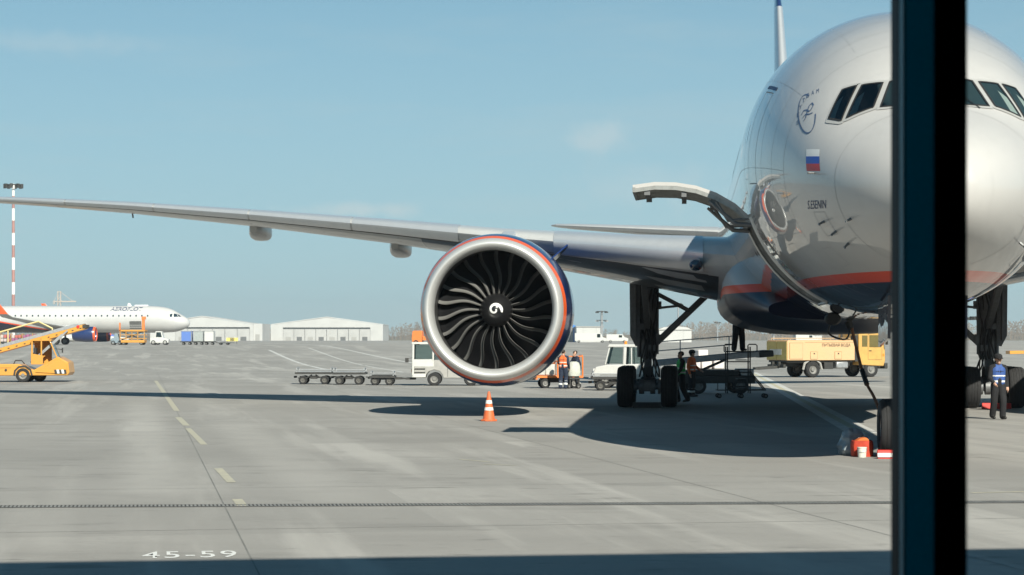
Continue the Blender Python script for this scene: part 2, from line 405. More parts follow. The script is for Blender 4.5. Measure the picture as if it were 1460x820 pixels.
# clear solar-control glass, faintly blue-green
gm = bpy.data.materials.new('tinted_glass'); gm.use_nodes = True; nt = gm.node_tree; nt.nodes.clear()
tr = nt.nodes.new('ShaderNodeBsdfTransparent'); tr.inputs['Color'].default_value = (.85, .955, .965, 1)
gl = nt.nodes.new('ShaderNodeBsdfGlossy'); gl.inputs['Roughness'].default_value = .0
fz = nt.nodes.new('ShaderNodeFresnel'); fz.inputs['IOR'].default_value = 1.25
ms = nt.nodes.new('ShaderNodeMixShader'); ou = nt.nodes.new('ShaderNodeOutputMaterial')
nt.links.new(fz.outputs[0], ms.inputs[0]); nt.links.new(tr.outputs[0], ms.inputs[1]); nt.links.new(gl.outputs[0], ms.inputs[2]); nt.links.new(ms.outputs[0], ou.inputs['Surface'])
for a, b in ((.648 - 2.395, .646), (.7035, .648 + 2.445)):
    q = MB(); q.v = [(a, .27, .03), (b, .27, .03), (b, .27, 3.68), (a, .27, 3.68)]; q.f = [(0, 1, 2, 3)]
    q.build('window_pane', gm, wf, smooth=0)
# ------------------------------------------------------------------ wide-body airliner, nose to the terminal
def livery(name, base, zlo, zhi):
    m = bpy.data.materials.new(name); m.use_nodes = True; nt = m.node_tree; b = nt.nodes['Principled BSDF']; L = nt.links.new
    t = nt.nodes.new('ShaderNodeTexCoord'); sx = nt.nodes.new('ShaderNodeSeparateXYZ'); L(t.outputs['Object'], sx.inputs[0])
    def math_(op, a, v):
        n = nt.nodes.new('ShaderNodeMath'); n.operation = op; L(a, n.inputs[0]); n.inputs[1].default_value = v; return n.outputs[0]
    def mixc(f, a, bcol):
        n = nt.nodes.new('ShaderNodeMix'); n.data_type = 'RGBA'; L(f, n.inputs[0])
        if isinstance(a, tuple): n.inputs[6].default_value = (*a, 1)
        else: L(a, n.inputs[6])
        n.inputs[7].default_value = (*bcol, 1); return n.outputs[2]
    nz = nt.nodes.new('ShaderNodeTexNoise'); nz.inputs['Scale'].default_value = 1.1; nz.inputs['Detail'].default_value = 5; L(t.outputs['Object'], nz.inputs['Vector'])
    c = mixc(nz.outputs['Fac'], tuple(x * 1.06 for x in base), tuple(x * .92 for x in base))
    mps = nt.nodes.new('ShaderNodeMapping'); mps.inputs['Scale'].default_value = (2.2, 2.2, .35); L(t.outputs['Object'], mps.inputs['Vector'])
    n3 = nt.nodes.new('ShaderNodeTexNoise'); n3.inputs['Scale'].default_value = 2.2; n3.inputs['Detail'].default_value = 7; n3.inputs['Roughness'].default_value = .7; L(mps.outputs['Vector'], n3.inputs['Vector'])
    r3 = nt.nodes.new('ShaderNodeMapRange'); r3.inputs['From Min'].default_value = .52; r3.inputs['From Max'].default_value = .78; r3.inputs['To Max'].default_value = .22; L(n3.outputs['Fac'], r3.inputs['Value'])
    c = mixc(r3.outputs['Result'], c, tuple(x * .62 for x in base))            # run-off grime
    c = mixc(math_('LESS_THAN', sx.outputs['Z'], zhi), c, (.74, .075, .018))
    c = mixc(math_('LESS_THAN', sx.outputs['Z'], zlo), c, (.004, .009, .028))
    L(c, b.inputs['Base Color'])
    b.inputs['Metallic'].default_value = .0; b.inputs['Roughness'].default_value = .42
    b.inputs['Coat Weight'].default_value = 1.0; b.inputs['Coat Roughness'].default_value = .02
    # the faint waviness and plate joints of a riveted skin
    n2 = nt.nodes.new('ShaderNodeTexNoise'); n2.inputs['Scale'].default_value = .8; n2.inputs['Detail'].default_value = 2; L(t.outputs['Object'], n2.inputs['Vector'])
    bp = nt.nodes.new('ShaderNodeBump'); bp.inputs['Strength'].default_value = .16; bp.inputs['Distance'].default_value = .05; L(n2.outputs['Fac'], bp.inputs['Height'])
    L(bp.outputs['Normal'], b.inputs['Normal']); L(bp.outputs['Normal'], b.inputs['Coat Normal'])
    MATS[name] = m; return m
m_skin = livery('silver_livery', (.495, .48, .465), 3.18, 3.35)
m_fair = livery('fairing_livery', (.44, .44, .43), 3.40, 3.62)
_fb = m_fair.node_tree.nodes['Principled BSDF']; _fb.inputs['Coat Weight'].default_value = .08; _fb.inputs['Coat Roughness'].default_value = .1; _fb.inputs['Specular IOR Level'].default_value = .15
m_wing = mat('wing_grey', (.54, .54, .53), .36, .1, .5, var=.12, vscale=1.5)
m_wingu = mat('wing_edge_metal', (.60, .62, .64), .30, .45, .3, var=.06, vscale=3)
m_navy = mat('navy_gloss', (.009, .026, .11), .3, 0, .8)
m_orange = mat('orange_gloss', (.75, .11, .025), .35, 0, .6)
m_lip = mat('inlet_aluminium', (.60, .60, .59), .36, .45, var=.08, vscale=4)
m_liner = mat('inlet_liner', (.045, .045, .045), .5)
m_blade = mat('blade_carbon', (.008, .008, .009), .5, 0, 0, spec=.2)
m_ti = mat('titanium_edge', (.165, .163, .157), .5, .1, spec=.3)
m_black = mat('spinner_black', (.012, .012, .013), .3, 0, .4)
m_white = mat('clean_white', (.78, .78, .76), .5)
m_tyre = mat('tyre_rubber', (.022, .022, .023), .82, var=.25, vscale=8)
m_rim = mat('wheel_rim_grey', (.33, .33, .33), .45, .4, var=.3, vscale=12)
m_gear = mat('gear_grey', (.17, .175, .18), .45, .25, var=.4, vscale=9, dirt=(.06, .06, .06))
m_chrome = mat('oleo_chrome', (.7, .7, .7), .15, 1)
m_hose = mat('black_hose', (.018, .018, .018), .55)
m_hold = mat('hold_lining', (.12, .12, .115), .7, var=.3, vscale=4)
m_frame = mat('door_frame_alloy', (.45, .45, .43), .35, .6, var=.35, vscale=7)
m_glass = mat('cockpit_glass', (.018, .035, .045), .05, 0, 1.0, spec=.6, coat_rough=.02)
m_ink = mat('navy_lettering', (.012, .03, .10), .5)
m_gask = mat('gasket', (.02, .02, .02), .6)

m_seam = mat('panel_seam', (.16, .17, .18), .6)
plane = thing('airliner', 'large silver wide-body airliner parked nose-on with open cargo door and big engine', 'airplane', (AX, AY, 0), -TH)
ZC, RF = 5.72, 3.10
f_top = smooth_interp([(0,4.62),(.08,4.93),(.25,5.18),(.6,5.48),(1.0,5.71),(1.5,5.95),(2.0,6.20),(2.5,6.55),(3.0,6.92),(3.5,7.24),(4,7.5),(5,7.92),(6,8.22),(7,8.45),(8,8.61),(9,8.72),(10,8.79),(12,8.82),(50,8.82),(60,8.75),(66,8.55),(71,8.1),(73,7.85)])
f_bot = smooth_interp([(0,4.62),(.08,4.31),(.25,4.08),(.6,3.83),(1,3.64),(1.5,3.45),(2,3.30),(3,3.07),(4,2.91),(5,2.79),(6,2.71),(7,2.66),(8,2.635),(10,2.62),(50,2.62),(54,2.8),(58,3.4),(63,4.5),(68,5.8),(71,6.8),(73,7.3)])
f_w = smooth_interp([(0,.0),(.08,.34),(.25,.62),(.6,.97),(1,1.27),(1.5,1.57),(2,1.82),(2.5,2.03),(3,2.21),(4,2.49),(5,2.70),(6,2.85),(7,2.96),(8,3.03),(9,3.07),(10,3.09),(12,3.1),(50,3.1),(55,2.9),(60,2.35),(66,1.4),(71,.5),(73,.15)])
f_mid = smooth_interp([(0,4.62),(2,4.9),(4,5.28),(6,5.5),(8,5.65),(10,5.72),(50,5.72),(60,6.2),(66,6.9),(73,7.55)])
def fus(s, a):
    "fuselage skin at station s, angle a (0 = starboard side, 90 deg = crown)"
    w, zm = f_w(s), f_mid(s); k = (f_top(s) - zm) if math.sin(a) >= 0 else (zm - f_bot(s))
    return Vector((-w * math.cos(a), s, zm + k * math.sin(a)))
CD0, CD1, CA0, CA1 = 9.5, 12.2, -64, -20        # cargo door opening
st_ = [0.004, .03, .08, .15, .25, .4, .6, .8, 1, 1.25, 1.5, 1.75, 2, 2.25, 2.5, 2.75, 3, 3.25, 3.5, 3.75, 4, 4.5, 5, 5.5, 6, 6.5, 7, 7.5, 8, 8.5, 9, 9.5, 10, 10.5, 11, 11.6, 12.2, 13.5, 15, 18, 21, 25, 30, 36, 42, 46, 50, 52, 54, 56, 58, 60, 62, 64, 66, 68, 70, 71.5, 73]
NA = 180
fb = MB()
for s_ in st_: fb.v += [tuple(fus(s_, 2 * math.pi * k / NA)) for k in range(NA)]
for i in range(len(st_) - 1):
    for k in range(NA):
        deg = k * 2; deg = deg - 360 if deg > 180 else deg
        if CD0 - .01 <= st_[i] < CD1 - .01 and CA0 <= deg < CA1: continue
        a = i * NA + k; b = i * NA + (k + 1) % NA; fb.f.append((a, b, b + NA, a + NA))
fb.f.append(tuple(range(NA))[::-1]); fb.f.append(tuple((len(st_) - 1) * NA + k for k in range(NA)))
bvh = BVHTree.FromPolygons([Vector(v) for v in fb.v], fb.f)
fuselage = fb.build('fuselage', m_skin, plane, smooth=60)

# --- put flat marks on the curved skin
def on_skin(p, side=1, off=.004):
    "p = (s, z); side +1 starboard (left in the photo)"
    s_, z_ = p
    h, n, _, _ = bvh.ray_cast(Vector((-8 * side, s_, z_)), Vector((side, 0, 0)))
    if h is None: return None
    if n.x * side > 0: n = -n
    return h + n * off
CAML = plane_inv = None
_rot = Matrix.Rotation(-TH, 4, 'Z'); _M = Matrix.Translation((AX, AY, 0)) @ _rot; CAML = _M.inverted() @ Vector((0, 0, CAMH))
def cast_px(px, py):
    d = _M.inverted().to_3x3() @ Vector(((px - 730) / FPX, 1, (HORIZ - py) / FPX)).normalized()
    h, n, _, _ = bvh.ray_cast(CAML, d)
    if h is None: return None, None
    if n.dot(d) > 0: n = -n
    return h, n
def patch(quad_s, n=8, off=.004):
    "bilinear patch between four skin points, pulled on to the skin"
    mb = MB(); A, B, C, D = quad_s
    for i in range(n + 1):
        for j in range(n + 1):
            u, v = i / n, j / n; p = (A * (1 - u) + B * u) * (1 - v) + (D * (1 - u) + C * u) * v
            h, nn, _, _ = bvh.find_nearest(p); c = Vector((0, h.y, f_mid(max(h.y, .05))))
            if nn.dot(h - c) < 0: nn = -nn
            mb.v.append(tuple(h + nn * off))
    mb.f = [(i * (n + 1) + j, (i + 1) * (n + 1) + j, (i + 1) * (n + 1) + j + 1, i * (n + 1) + j + 1) for i in range(n) for j in range(n)]
    return mb
def lines_on_skin(pts, w, off=.003, closed=False):
    "a thin ribbon along skin points"
    P = []
    for p in pts:
        h, nn, _, _ = bvh.find_nearest(p); c = Vector((0, h.y, f_mid(max(h.y, .05))))
        if nn.dot(h - c) < 0: nn = -nn
        P.append((h + nn * off, nn))
    mb = MB(); n = len(P)
    for i in range(n):
        if closed: t = P[(i + 1) % n][0] - P[i - 1][0]
        else: t = P[min(i + 1, n - 1)][0] - P[max(i - 1, 0)][0]
        t.normalize(); b = t.cross(P[i][1]).normalized() * w / 2
        mb.v += [tuple(P[i][0] - b), tuple(P[i][0] + b)]
    for i in range(n if closed else n - 1):
        j = (i + 1) % n; mb.f.append((2 * i, 2 * i + 1, 2 * j + 1, 2 * j))
    return mb
def dense(pts, k=10, closed=True):
    out = []; n = len(pts)
    for i in range(n if closed else n - 1):
        for t in range(k): out.append(pts[i].lerp(pts[(i + 1) % n], t / k))
    if not closed: out.append(pts[-1])
    return out
WIN = [[(1201.6, 128.9), (1222.3, 122.9), (1200.2, 173.1), (1182.1, 169.8)],
       [(1229.7, 122.2), (1259.2, 118.8), (1245.8, 153.7), (1207.6, 169.4)],
       [(1269.3, 117.5), (1322.0, 115.8), (1322.0, 154.5), (1255.9, 153.5)]]
m_cpit = mat('cockpit_dark', (.025, .045, .05), .7); m_palepatch = mat('pale_patch_tone', (.42, .42, .38), .8)
m_cglass = bpy.data.materials.new('clear_cockpit_glass'); m_cglass.use_nodes = True; nt = m_cglass.node_tree; nt.nodes.clear()
_t = nt.nodes.new('ShaderNodeBsdfTransparent'); _t.inputs['Color'].default_value = (.72, .82, .84, 1); _g = nt.nodes.new('ShaderNodeBsdfGlossy'); _g.inputs['Roughness'].default_value = .02
_f = nt.nodes.new('ShaderNodeFresnel'); _f.inputs['IOR'].default_value = 1.55; _m = nt.nodes.new('ShaderNodeMixShader'); _o = nt.nodes.new('ShaderNodeOutputMaterial')
nt.links.new(_f.outputs[0], _m.inputs[0]); nt.links.new(_t.outputs[0], _m.inputs[1]); nt.links.new(_g.outputs[0], _m.inputs[2]); nt.links.new(_m.outputs[0], _o.inputs['Surface'])
m_wframe = mat('window_surround', (.50, .49, .47), .4, .3)
for wi, w in enumerate(WIN):
    q = [cast_px(*p)[0] for p in w]
    if wi == 2:
        for k_ in (1, 2): q[k_] = Vector((-.035, q[k_].y, q[k_].z)); 
        q[1].z = q[0].z + .10; q[2].z = q[3].z - .03
        for k_ in (1, 2):
            h, nn, _, _ = bvh.ray_cast(Vector((-.035, -5, q[k_].z)), Vector((0, 1, 0))); q[k_] = h
    for side in (1, -1):
        qq = [Vector((p.x * side, p.y, p.z)) for p in q]
        patch(qq, 8, .003).build('cockpit_interior', m_cpit, fuselage, smooth=60)
        if wi < 2:
            A, B, C, D = qq; f0, f1 = ((.0, .42), (.0, .36))[wi]
            bl_ = [A.lerp(D, .45).lerp(B.lerp(C, .45), f0), A.lerp(D, .25).lerp(B.lerp(C, .25), f1 * .8), D.lerp(C, f1), D.lerp(C, f0)]
            patch(bl_, 5, .006).build('pale_window_patch', m_palepatch, fuselage, smooth=60)  # pale patch low in each side window, just behind the pane
        patch(qq, 8, .020).build('cockpit_window', m_cglass, fuselage, smooth=60)
        lines_on_skin(dense(qq, 10), .035, .022, True).build('window_gasket', m_gask, fuselage, smooth=60)
        cen = sum(qq, Vector()) / 4; q2 = [p + (p - cen).normalized() * .055 for p in qq]
        lines_on_skin(dense(q2, 10), .075, .012, True).build('window_frame_strip', m_wframe, fuselage, smooth=60)
# flag, name, alliance emblem, door outlines
def px_on(px, py): return cast_px(px, py)[0]
fq = [px_on(1150, 213), px_on(1169, 213), px_on(1169.5, 244), px_on(1150.5, 244)]
fl = [('flag_white_band', (.75, .75, .74)), ('flag_blue_band', (.03, .09, .42)), ('flag_red_band', (.55, .03, .03))]
for i, (nm, c) in enumerate(fl):
    a, b = i / 3, (i + 1) / 3
    A, B = fq[0].lerp(fq[3], a), fq[1].lerp(fq[2], a); C, D = fq[1].lerp(fq[2], b), fq[0].lerp(fq[3], b)
    patch([A, B, C, D], 4, .005).build(nm, mat(nm, c, .4), fuselage, smooth=60)
def text_on_skin(txt, A, B, C, D, name, m, bold=0., off=.005, shear=0):
    "A bottom-left, B bottom-right, C top-right, D top-left on the skin"
    me = text_mesh(txt, 1, bold=bold, font_shear=shear); xs_ = [v.co.x for v in me.vertices]; ys_ = [v.co.y for v in me.vertices]
    x0, x1, y0, y1 = min(xs_), max(xs_), min(ys_), max(ys_)
    bm = bmesh.new(); bm.from_mesh(me); bmesh.ops.triangulate(bm, faces=bm.faces); bmesh.ops.subdivide_edges(bm, edges=[e for e in bm.edges if e.calc_length() > .35], cuts=2); bm.to_mesh(me); bm.free()
    for v in me.vertices:
        u, w = (v.co.x - x0) / (x1 - x0), (v.co.y - y0) / (y1 - y0)
        p = (A * (1 - u) + B * u) * (1 - w) + (D * (1 - u) + C * u) * w
        h, nn, _, _ = bvh.find_nearest(p); c = Vector((0, h.y, f_mid(max(h.y, .05))))
        if nn.dot(h - c) < 0: nn = -nn
        v.co = h + nn * off
    return link(name, me, m, fuselage)
text_on_skin('S.ESENIN', px_on(1152, 298), px_on(1178, 297), px_on(1178, 285), px_on(1152, 286), 'painted_name', m_ink, .0)
# title along the forward fuselage, high on the side
tA, tB = Vector((-2.9, 22.5, 6.35)), Vector((-2.9, 13.2, 6.35)); tC, tD = Vector((-2.4, 13.2, 7.55)), Vector((-2.4, 22.5, 7.55))
text_on_skin('AEROFLOT', tA, tB, tC, tD, 'painted_title', m_ink, .01, .006)
# round emblem: open ring with a looping ribbon inside and small capitals around it
m_emb = mat('emblem_blue', (.06, .10, .19), .5)
ec = (1150.5, 162.5); ring = []
for k in range(44):
    a = R(70 + 290 * k / 43); ring.append(px_on(ec[0] + 12.2 * math.cos(a) - .12 * 28 * math.sin(a) * .25, ec[1] - 28 * math.sin(a) * .98))
lines_on_skin(ring, .03, .005).build('emblem_ring', m_emb, fuselage)
def ribbon(pts, w): lines_on_skin(dense([px_on(*p) for p in pts], 4, False), w, .006).build('emblem_ribbon', m_emb, fuselage)
ribbon([(1143, 164), (1146, 158), (1150, 157), (1154, 159), (1157, 156), (1160, 150), (1158, 147), (1154, 151), (1151, 160), (1149, 168), (1146, 173)], .028)
ribbon([(1145, 168), (1149, 163), (1154, 163), (1159, 161)], .024)
for ch, (ax_, ay_) in zip('SKYTEAM', [(1135.5, 174), (1136.5, 163), (1139.5, 152), (1144, 142.5), (1150, 135.5), (1157, 131.5), (1164, 129)]):
    text_on_skin(ch, px_on(ax_, ay_ + 4.5), px_on(ax_ + 3.6, ay_ + 3), px_on(ax_ + 4.2, ay_ - 3), px_on(ax_ + .6, ay_ - 1.5), 'emblem_letter', m_emb, .0)
m_seam = mat('panel_seam', (.16, .17, .18), .6)
def sk(s_, a): return fus(s_, R(a))
def outline(s0, s1, a0, a1, w=.022, name='door_seam', m=m_seam):
    P = [sk(s0, a0), sk(s0, a1), sk(s1, a1), sk(s1, a0)]
    pts = []
    for (sa, aa), (sb, ab) in (((s0, a0), (s0, a1)), ((s0, a1), (s1, a1)), ((s1, a1), (s1, a0)), ((s1, a0), (s0, a0))):
        pts += [sk(sa + (sb - sa) * t / 8, aa + (ab - aa) * t / 8) for t in range(8)]
    lines_on_skin(pts, w, .004, True).build(name, m, fuselage)
for base in (0, 1):
    mir = (lambda a: a) if base == 0 else (lambda a: 180 - a)
    outline(6.35, 7.45, mir(-8), mir(28))
    outline(24.5, 25.6, mir(-10), mir(28))
lines_on_skin([sk(6.2 + .17 * t, 30) for t in range(9)], .07, .006).build('door_sill_mark', m_ink, fuselage)
lines_on_skin([sk(1.75, a) for a in range(0, 360, 4)], .009, .003, True).build('radome_seam', mat('radome_joint', (.30, .30, .30), .5), fuselage)
for s_ in (5.4, 9.0, 14.2, 18.6): pass
m_seamf = mat('lap_joint', (.27, .275, .28), .5)
for s_ in (3.9, 4.75, 5.7, 8.4, 13.0, 15.6, 18.4, 21.2): lines_on_skin([sk(s_, a) for a in range(-70 if s_ < 8 else -88, 271 if s_ > 8 else 251, 3)], .010, .002).build('skin_seam', m_seamf, fuselage)
for a in (-30, -2, 33, 62, 118, 147, 182, 210): lines_on_skin([sk(3.9 + .55 * k, a) for k in range(34)], .009, .002).build('skin_seam', m_seamf, fuselage)
for (s0, s1, a0, a1) in ((2.3, 2.75, -34, -20), (3.0, 3.5, -52, -40), (4.1, 4.55, -25, -12), (4.95, 5.5, -44, -34), (7.7, 8.2, -18, -6)):
    outline(s0, s1, a0, a1, .010, 'access_panel_seam', m_seamf); outline(s0, s1, 180 - a0, 180 - a1, .010, 'access_panel_seam', m_seamf)
for k in range(44):                                     # cabin windows along the starboard side
    s_ = 8.3 + k * .533
    if 24.0 < s_ < 26: continue
    o_ = patch([sk(s_ - .13, 15), sk(s_ + .13, 15), sk(s_ + .13, 8), sk(s_ - .13, 8)], 2, .004).build('cabin_window', m_glass, fuselage)
# probes on the nose
for (px, py) in ((1175, 316), (1213, 312), (1192, 330), (1210, 347)):
    for side in (1, -1):
        h, nn = cast_px(px, py); h = Vector((h.x * side, h.y, h.z)); nn = Vector((nn.x * side, nn.y, nn.z))
        pb = MB().tube([h - nn * .01, h + nn * .08, h + nn * .10 + Vector((0, -.03, 0))], [.028, .02, .018], 6)
        pb.tube([h + nn * .10 + Vector((0, .04, 0)), h + nn * .10 + Vector((0, -.12, -.02))], [.022, .014], 6)
        pb.build('air_data_probe', m_gear, fuselage)
h, nn = cast_px(1161, 247); MB().tube([h, h + nn * .12], .02, 6).tube([h + nn * .12, h + nn * .12 + Vector((0, -.16, 0))], .012, 6).build('air_data_probe', m_gear, fuselage)
for sgn in (1, -1):                                     # wipers
    a, na = cast_px(1283, 262) if 0 else (fus(1.95, R(92 + sgn * 22)), Vector((0, -1, .6)))
    b_ = fus(2.3, R(92 + sgn * 8)); lines_on_skin(dense([a, b_], 6, False), .03, .02).build('wiper', m_gask, fuselage)
ant = MB().prism([(14.0, 8.8), (14.6, 8.8), (14.55, 9.2), (14.25, 9.22)], -.02, .02, 'x'); ant.build('blade_antenna', m_white, fuselage)

# --- forward cargo hold opening, frame and the raised door
def arcpt(r, a, s_): return Vector((-r * math.cos(R(a)), s_, ZC + r * math.sin(R(a))))
lin = MB()
A_ = [CA0 + (CA1 - CA0) * i / 10 for i in range(11)]
for s_ in (CD0, CD1):                                   # jambs
    lin.loft([[fus(s_, R(a)) for a in A_], [arcpt(2.55, a, s_) for a in A_]], cap=False, closed=False)
for a in (CA0, CA1): lin.loft([[fus(s_, R(a)) for s_ in (CD0, 10, 10.5, 11, 11.6, CD1)], [arcpt(2.55, a, s_) for s_ in (CD0, 10, 10.5, 11, 11.6, CD1)]], cap=False, closed=False)
lin.build('cargo_door_jamb', m_frame, fuselage)
hb = MB(); ha, hb_ = CD0 - .5, CD1 + .5; HP = [(-1.1, 3.43), (1.2, 3.43), (1.2, 4.86), (-2.4, 4.86)]
hb.add([(x_, s_, z_) for s_ in (ha, hb_) for x_, z_ in HP], [(0, 1, 5, 4), (1, 2, 6, 5), (2, 3, 7, 6), (0, 3, 2, 1), (4, 5, 6, 7)])
hb.build('cargo_hold', m_hold, fuselage, smooth=0)
rim = dense([fus(CD0, R(a)) for a in A_] + [fus(s_, R(CA1)) for s_ in (10, 10.5, 11, 11.6)] + [fus(CD1, R(a)) for a in A_[::-1]] + [fus(s_, R(CA0)) for s_ in (11.6, 11, 10.5, 10)], 2)
rb = MB(); rb.tube(rim + [rim[0]], .035, 6, cap=False); rb.build('cargo_door_rim', m_lip, fuselage)
# raised door: arc of the same skin swung up about its hinge
hin = fus(CD0, R(CA1)); hu, hz = -hin.x, hin.z
prof = [(0, 0), (.31, .28), (.69, .50), (1.10, .645), (1.52, .715), (1.95, .725), (2.40, .665)]
def door_ring(s_, thick):
    up = [Vector((-(hu + a), s_, hz + b + .02)) for a, b in prof]
    n_ = len(prof); dn_ = []
    for i, (a, b) in enumerate(prof):
        t = .10 if i == 0 else thick; dn_.append(Vector((-(hu + a - .02 * i / n_), s_, hz + b - t)))
    return up + dn_[::-1]
door = MB().loft([door_ring(s_, .055) for s_ in (CD0 + .03, 10.4, 11.3, CD1 - .03)]).build('cargo_door', m_skin, plane, smooth=40)
fr = MB()
for s_ in (CD0 + .02, 10.2, 10.85, 11.5, CD1 - .06):    # ribs on the inner face
    for i in range(len(prof) - 1):
        a, b = prof[i], prof[i + 1]
        fr.bar((-(hu + a[0]), s_ + .03, hz + a[1] - .095), (-(hu + b[0]), s_ + .03, hz + b[1] - .095), .035, .08)
fr.bar((-(hu + 2.37), CD0, hz + .585), (-(hu + 2.37), CD1 - .03, hz + .585), .06, .10)
fr.build('door_rib', m_frame, door, smooth=20)
for s_ in (CD0 + .12, 10.7, 11.9):
    for a_, b_, sz_ in ((1.35, .50, (.10, .1, .12)), (2.1, .53, (.12, .12, .10)), (.75, .36, (.1, .1, .14))):
        MB().box((-(hu + a_), s_, hz + b_), sz_).build('door_latch', m_gear, door, smooth=20)
for s_ in (CD0 + .06, CD1 - .1):
    act = MB()
    act.tube([(-(hu - .05), s_, hz - .14), (-(hu + .30), s_, hz - .12), (-(hu + .85), s_, hz + .36)], [.045, .05, .03], 8)
    act.tube([(-(hu + .02), s_, hz - .02), (-(hu + .45), s_, hz - .05), (-(hu + .7), s_, hz + .34)], .04, 6)
    act.build('door_actuator', m_gear, door)
MB().tube([(-(hu + .02), CD0, hz + .03), (-(hu + .02), CD1, hz + .03)], .05, 8).build('door_hinge', m_frame, door)

# --- wing body fairing
def fair_ring(s_):
    t = (s_ - 19) / (46 - 19); e = max(0, min(1, min(t / .22, (1 - t) / .25))); e = e * e * (3 - 2 * e)
    w = 2.2 + 1.02 * e; zb = 2.66 - .33 * e; zt = 3.2 + 1.5 * e; pts = []
    for k in range(40):
        a = 2 * math.pi * k / 40; ca, sa = math.cos(a), math.sin(a); p = 2.7
        x = w * math.copysign(abs(ca) ** (2 / p), ca); z = (zb + zt) / 2 + (zt - zb) / 2 * math.copysign(abs(sa) ** (2 / p), sa)
        pts.append(Vector((x, s_, z)))
    return pts
MB().loft([fair_ring(19 + 27 * i / 36) for i in range(37)]).build('belly_fairing', m_fair, plane, smooth=50)

# --- wings
AF = [(0, 0), (.006, .016), (.02, .030), (.05, .045), (.12, .062), (.25, .072), (.4, .07), (.6, .052), (.8, .027), (1, .003)]
AFL = [(1, -.003), (.85, -.008), (.7, -.022), (.5, -.046), (.35, -.056), (.2, -.054), (.1, -.045), (.04, -.031), (.012, -.017)]
UPK, LOK = .70, 1.18
def airfoil(le_s, chord, z, t, u, sg, twist=0):
    out = []
    for x, y in AF + AFL:
        yy = y * t / .125 * UPK if y > 0 else y * t / .125 * LOK; xs_ = x * chord; out.append(Vector((-u * sg, le_s + xs_, z + yy * chord - math.tan(R(twist)) * (xs_ - .25 * chord))))
    return out
#        u    LE     chord  zLE   t/c  twist
WS = [(1.8, 25.9, 15.3, 4.02, .135, 2.0), (3.1, 27.0, 14.2, 4.20, .135, 2.0), (6.0, 28.95, 11.95, 4.58, .12, 1.6), (9.9, 31.6, 9.1, 5.12, .11, 1.0),
      (14, 34.35, 7.55, 5.68, .105, .5), (19, 37.75, 5.9, 6.30, .10, 0), (24, 41.1, 4.45, 6.86, .098, -.5), (28, 43.8, 3.3, 7.24, .095, -1), (30.2, 45.4, 2.65, 7.43, .095, -1), (31.6, 46.9, 1.8, 7.55, .09, -1), (32.4, 48.0, .9, 7.62, .08, -1)]
WS = [(u, le, ch, z + .0145 * ch, t, tw + (.6 if u < 10 else .3)) for u, le, ch, z, t, tw in WS]
def wing_at(u):
    c = [float(np.interp(u, [w[0] for w in WS], [w[i] for w in WS])) for i in range(6)]; return c
wings = []
for sg in (1, -1):
    w_ = MB().loft([airfoil(le, ch, z, t, u, sg, tw) for u, le, ch, z, t, tw in WS]).build('wing', m_wing, plane, smooth=40)
    wings.append(w_)
    # polished slat leading edge, in spans with thin gaps
    for ua, ub in ((3.75, 8.2), (11.3, 15.0), (15.06, 18.9), (18.96, 22.8), (22.86, 26.7), (26.76, 29.9)):
        rings = []
        for u in np.linspace(ua, ub, 5):
            _, le, ch, z, t, tw = wing_at(u); ring = []
            for x, y in [(.105, .0605), (.05, .046), (.02, .031), (.006, .017), (0, 0), (.012, -.018), (.03, -.029)]:
                xs_ = x * ch; ring.append(Vector((-u * sg, le + xs_ - .012, z + y * (UPK if y > 0 else LOK) * t / .125 * ch + (.012 if y > .01 else -.008 if y < -.01 else 0) - math.tan(R(tw)) * (xs_ - .25 * ch))))
            rings.append(ring)
        MB().loft(rings, cap=False, closed=False).build('slat', m_wingu, w_, smooth=50)
    def lower(u, x):
        _, le, ch, z, t, tw = wing_at(u); y = np.interp(x, [q[0] for q in AFL[::-1]], [q[1] for q in AFL[::-1]]); return Vector((-u * sg, le + x * ch, z + y * LOK * t / .125 * ch - math.tan(R(tw)) * (x - .25) * ch - .006))
    MB().loft([[lower(u, x) for x in (.046, .075, .1, .2, .35, .5, .62, .72)] for u in (3.3, 5, 7, 9, 11, 12.6)], cap=False, closed=False).build('lower_wing_panel', mat('dark_wing_panel', (.075, .085, .095), .3, .1, .6, var=.3, vscale=1.2), w_, smooth=50)  # darker grey sheet over the inboard lower surface
    MB().loft([[lower(u, x) for x in (.034, .046)] for u in np.linspace(3.6, 30, 20)], cap=False, closed=False).build('slat_gap', m_gask, w_, smooth=50)
    for u in (13.4, 16.2, 19.0, 21.8, 24.6, 27.2):
        MB().loft([[lower(u, x), lower(u + .025, x)] for x in (.06, .15, .3, .5, .7)], cap=False, closed=False).build('wing_panel_seam', m_seam, w_, smooth=50)
    # flap track fairings under the trailing edge
    for u in (14.2, 19.6):
        _, le, ch, z, t, tw = wing_at(u); s0 = le + ch * .66; L_f = ch * .34 + .9; rr = []
        zt_ = z - math.tan(R(tw)) * .5 * ch - .02 * ch
        for i in range(13):
            q = i / 12; rad = .33 * (max(0.001, math.sin(math.pi * min(1, q * .92 + .05)))) ** .55
            rr.append([Vector((-u * sg + rad * math.copysign(abs(math.cos(a)) ** .6, math.cos(a)), s0 + q * L_f, zt_ - .22 + rad * 1.1 * math.copysign(abs(math.sin(a)) ** .6, math.sin(a)))) for a in [2 * math.pi * k / 16 for k in range(16)]])
        MB().loft(rr).build('flap_track_fairing', m_wing, w_, smooth=50)
    u = 24.2; _, le, ch, z, t, tw = wing_at(u)
    MB().tube([(-u * sg, le + 1.6, z - .2), (-u * sg, le + 1.7, z - .36)], .03, 6).build('fuel_drain_mast', m_gear, w_)
    MB().ball((-3.95 * sg, 27.45, 4.30), (.2, .22, .17), 14).build('landing_light', mat('lamp_glass_dark', (.02, .04, .07), .08, 0, 1), w_)

